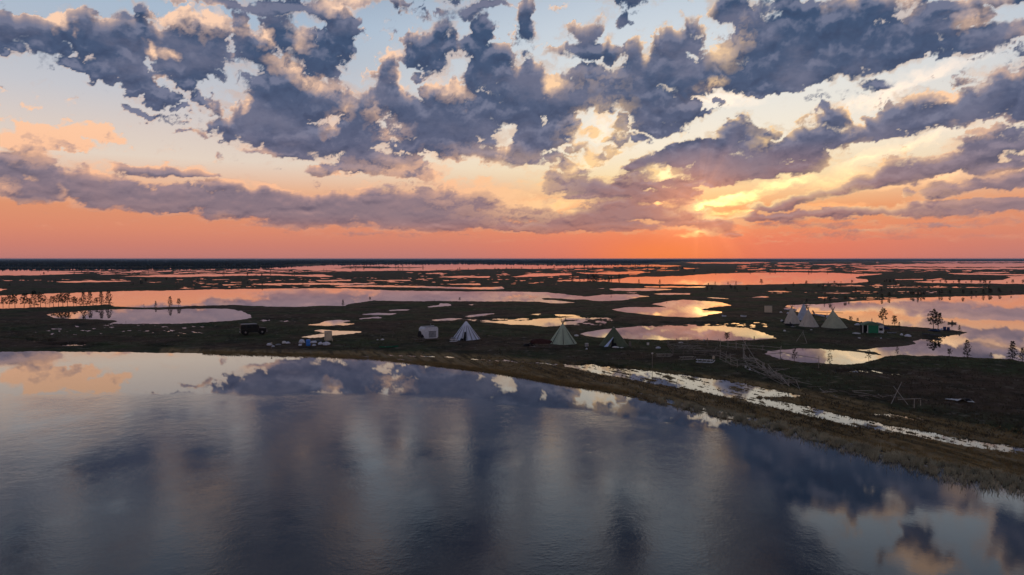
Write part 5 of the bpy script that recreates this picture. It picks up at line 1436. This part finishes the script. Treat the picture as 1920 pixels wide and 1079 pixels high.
# ------------------------------------------------------------------ far forest, reeds and heath plants
def far_forest():
    rs = np.random.RandomState(3)
    n = 30000
    U = rs.uniform(-260, 2180, n)
    lim = np.interp(U, [-260, 0, 320, 480, 600, 860, 1040, 1200, 1260, 1320, 1400, 2180], [501, 501.5, 500.8, 499.8, 495, 493.6, 495, 494.6, 491.5, 490.2, 489.6, 489])
    V = 487.1 + (lim - 487.1) * rs.rand(n) ** 0.8
    h, _ = land_height(U[None, :], V[None, :]); h = h[0]
    X, Y = ground_xy(U, V)
    ok = h > 0.05
    X, Y, h, V = X[ok], Y[ok], h[ok], V[ok]
    n = len(X)
    H = rs.uniform(4.5, 9.0, n) * np.clip((V - 486) * .5, .6, 1.15)
    Rr = H * rs.uniform(.18, .34, n) * np.where(V < 490, 2.2, 1.3)
    k = 5
    ang = rs.rand(n)[:, None] * 6.28 + np.arange(k) * 2 * math.pi / k
    mid = rs.uniform(.3, .5, n)
    base = np.stack([X[:, None] + np.cos(ang) * Rr[:, None] * .55, Y[:, None] + np.sin(ang) * Rr[:, None] * .55, np.repeat((h + H * .02)[:, None], k, 1)], -1)
    wide = np.stack([X[:, None] + np.cos(ang + .3) * Rr[:, None], Y[:, None] + np.sin(ang + .3) * Rr[:, None], (h + H * mid)[:, None] * np.ones((1, k)) * rs.uniform(.85, 1.15, (n, k))], -1)
    apex = np.stack([X, Y, h + H], -1)[:, None]
    verts = np.concatenate([base, wide, apex], 1).reshape(-1, 3)
    o = (np.arange(n) * (2 * k + 1))[:, None]
    i = np.arange(k); j = (i + 1) % k
    tri = []
    tri.append(np.stack([o + i, o + j, o + k + j], -1)); tri.append(np.stack([o + i, o + k + j, o + k + i], -1)); tri.append(np.stack([o + k + i, o + k + j, o + 2 * k + 0 * i], -1))
    tri = np.concatenate(tri, 1).reshape(-1, 3)
    me = bpy.data.meshes.new('far_forest'); fill_mesh(me, verts, tri, False)
    me.materials.append(M['farneedles'])
    ob = bpy.data.objects.new('far_forest', me); scene.collection.objects.link(ob)
    tag(ob, "dark blue-green forest belt along the whole horizon", 'forest'); ob['kind'] = 'stuff'
far_forest()

def blades(name, label, cat, U, V, hgt, wid, m, seed, need, tilt=.35):
    """upright blades standing at the given pixels wherever the land height suits"""
    rs = np.random.RandomState(seed)
    h, _ = land_height(U[None, :], V[None, :]); h = h[0]
    ok = (h > need[0]) & (h < need[1])
    U, V, h = U[ok], V[ok], h[ok]
    X, Y = ground_xy(U, V)
    n = len(X)
    H = hgt * rs.uniform(.45, 1.2, n); w = wid * rs.uniform(.6, 1.3, n)
    a = rs.rand(n) * math.pi; tx, ty = rs.normal(0, tilt, n) * H, rs.normal(0, tilt, n) * H
    z0 = np.maximum(h, -.04) - .03
    c, s = np.cos(a) * w / 2, np.sin(a) * w / 2
    P0 = np.stack([X - c, Y - s, z0], -1); P1 = np.stack([X + c, Y + s, z0], -1)
    P2 = np.stack([X + tx * .5 + c * .7, Y + ty * .5 + s * .7, z0 + H * .6], -1); P3 = np.stack([X + tx * .5 - c * .7, Y + ty * .5 - s * .7, z0 + H * .6], -1)
    P4 = np.stack([X + tx, Y + ty, z0 + H], -1)
    verts = np.stack([P0, P1, P2, P3, P4], 1).reshape(-1, 3)
    o = np.arange(n)[:, None] * 5
    tri = np.concatenate([o + np.array([[0, 1, 2]]), o + np.array([[0, 2, 3]]), o + np.array([[3, 2, 4]])], 0)
    me = bpy.data.meshes.new(name); fill_mesh(me, verts, tri, False); me.materials.append(M[m])
    ob = bpy.data.objects.new(name, me); scene.collection.objects.link(ob)
    tag(ob, label, cat); ob['kind'] = 'stuff'

def shore_v(u):
    return np.interp(u, [0, 200, 400, 600, 700, 790, 850, 930, 1050, 1180, 1300, 1450, 1600, 1700, 1800, 1920, 2300], [660, 660, 664, 669, 674, 683, 690, 700, 721, 740, 768, 801, 842, 868, 893, 915, 1010])
rs = np.random.RandomState(77)
n = 150000
U = rs.uniform(1180, 2150, n); U = 1180 + (U - 1180) ** 1.0
dens = np.interp(U, [1180, 1300, 1450, 2150], [.12, .5, 1, 1]); k = rs.rand(n) < dens; U = U[k]
wdt = np.interp(U, [1180, 1300, 1600, 1920, 2150], [5, 11, 20, 27, 34])
V = shore_v(U) + rs.normal(.05, .42, len(U)) * wdt - wdt * .35
clump = fbm(U / 16.0, V / 7.0, 3, 99)
k = clump + rs.normal(0, .3, len(U)) > .22
blades('reeds', "pale dry reeds standing in the shallows along the curving right shore", 'reeds', U[k], V[k], .50, .035, 'reed', 5, (-.6, .12))
n = 26000
U = rs.uniform(380, 1250, n); V = shore_v(U) - 1.5 + rs.normal(0, 1.6, n)
blades('shore_sedge', "thin dark sedge fringing the lake's far shore", 'sedge', U, V, .35, .05, 'sedge', 6, (-.4, .16))
n = 120000
U = rs.uniform(900, 2100, n); V = shore_v(U) - rs.rand(n) ** .8 * np.interp(U, [900, 1300, 1920], [26, 60, 105])
k = fbm(U / 12.0, V / 6.0, 3, 44) + 0.8 * fbm(U / 60.0, (V - 0.225 * U) / 3.0, 3, 58) + rs.normal(0, .25, n) > 0.15
blades('shore_grass', "brown tussock grass on the strip between lake and wet track", 'grass', U[k], V[k], .22, .05, 'sedge', 7, (.02, .6), .5)
n = 190000
U = rs.uniform(-60, 2000, n); V = 606 + 220 * rs.rand(n) ** 1.3
k = (V < shore_v(U) - 12) & (fbm(U / 20.0, V / 6.0, 4, 45) + rs.normal(0, .25, n) > .05)
blades('heath', "low dark heath and dwarf shrubs covering the ground round the camps", 'ground cover', U[k], V[k], .30, .10, 'heath', 8, (.15, 1.5), .6)

# ------------------------------------------------------------------ air
def build_haze():
    m = bpy.data.materials.new("evening_haze"); m.use_nodes = True
    N = Nodes(m.node_tree)
    v = N.new('ShaderNodeVolumePrincipled')
    v.inputs['Color'].default_value = (0.42, 0.66, 1.0, 1)
    v.inputs['Density'].default_value = 6.0e-5
    v.inputs['Anisotropy'].default_value = 0.0
    mo = N.new('ShaderNodeOutputMaterial'); N.t.links.new(v.outputs[0], mo.inputs['Volume'])
    h = Mesh().box((0, 0, 10.5), (82000, 82000, 25.0)).part('haze', m)
    h['kind'] = 'stuff'; h['label'] = "thin evening haze over the far flats"; h['category'] = 'haze'
build_haze()
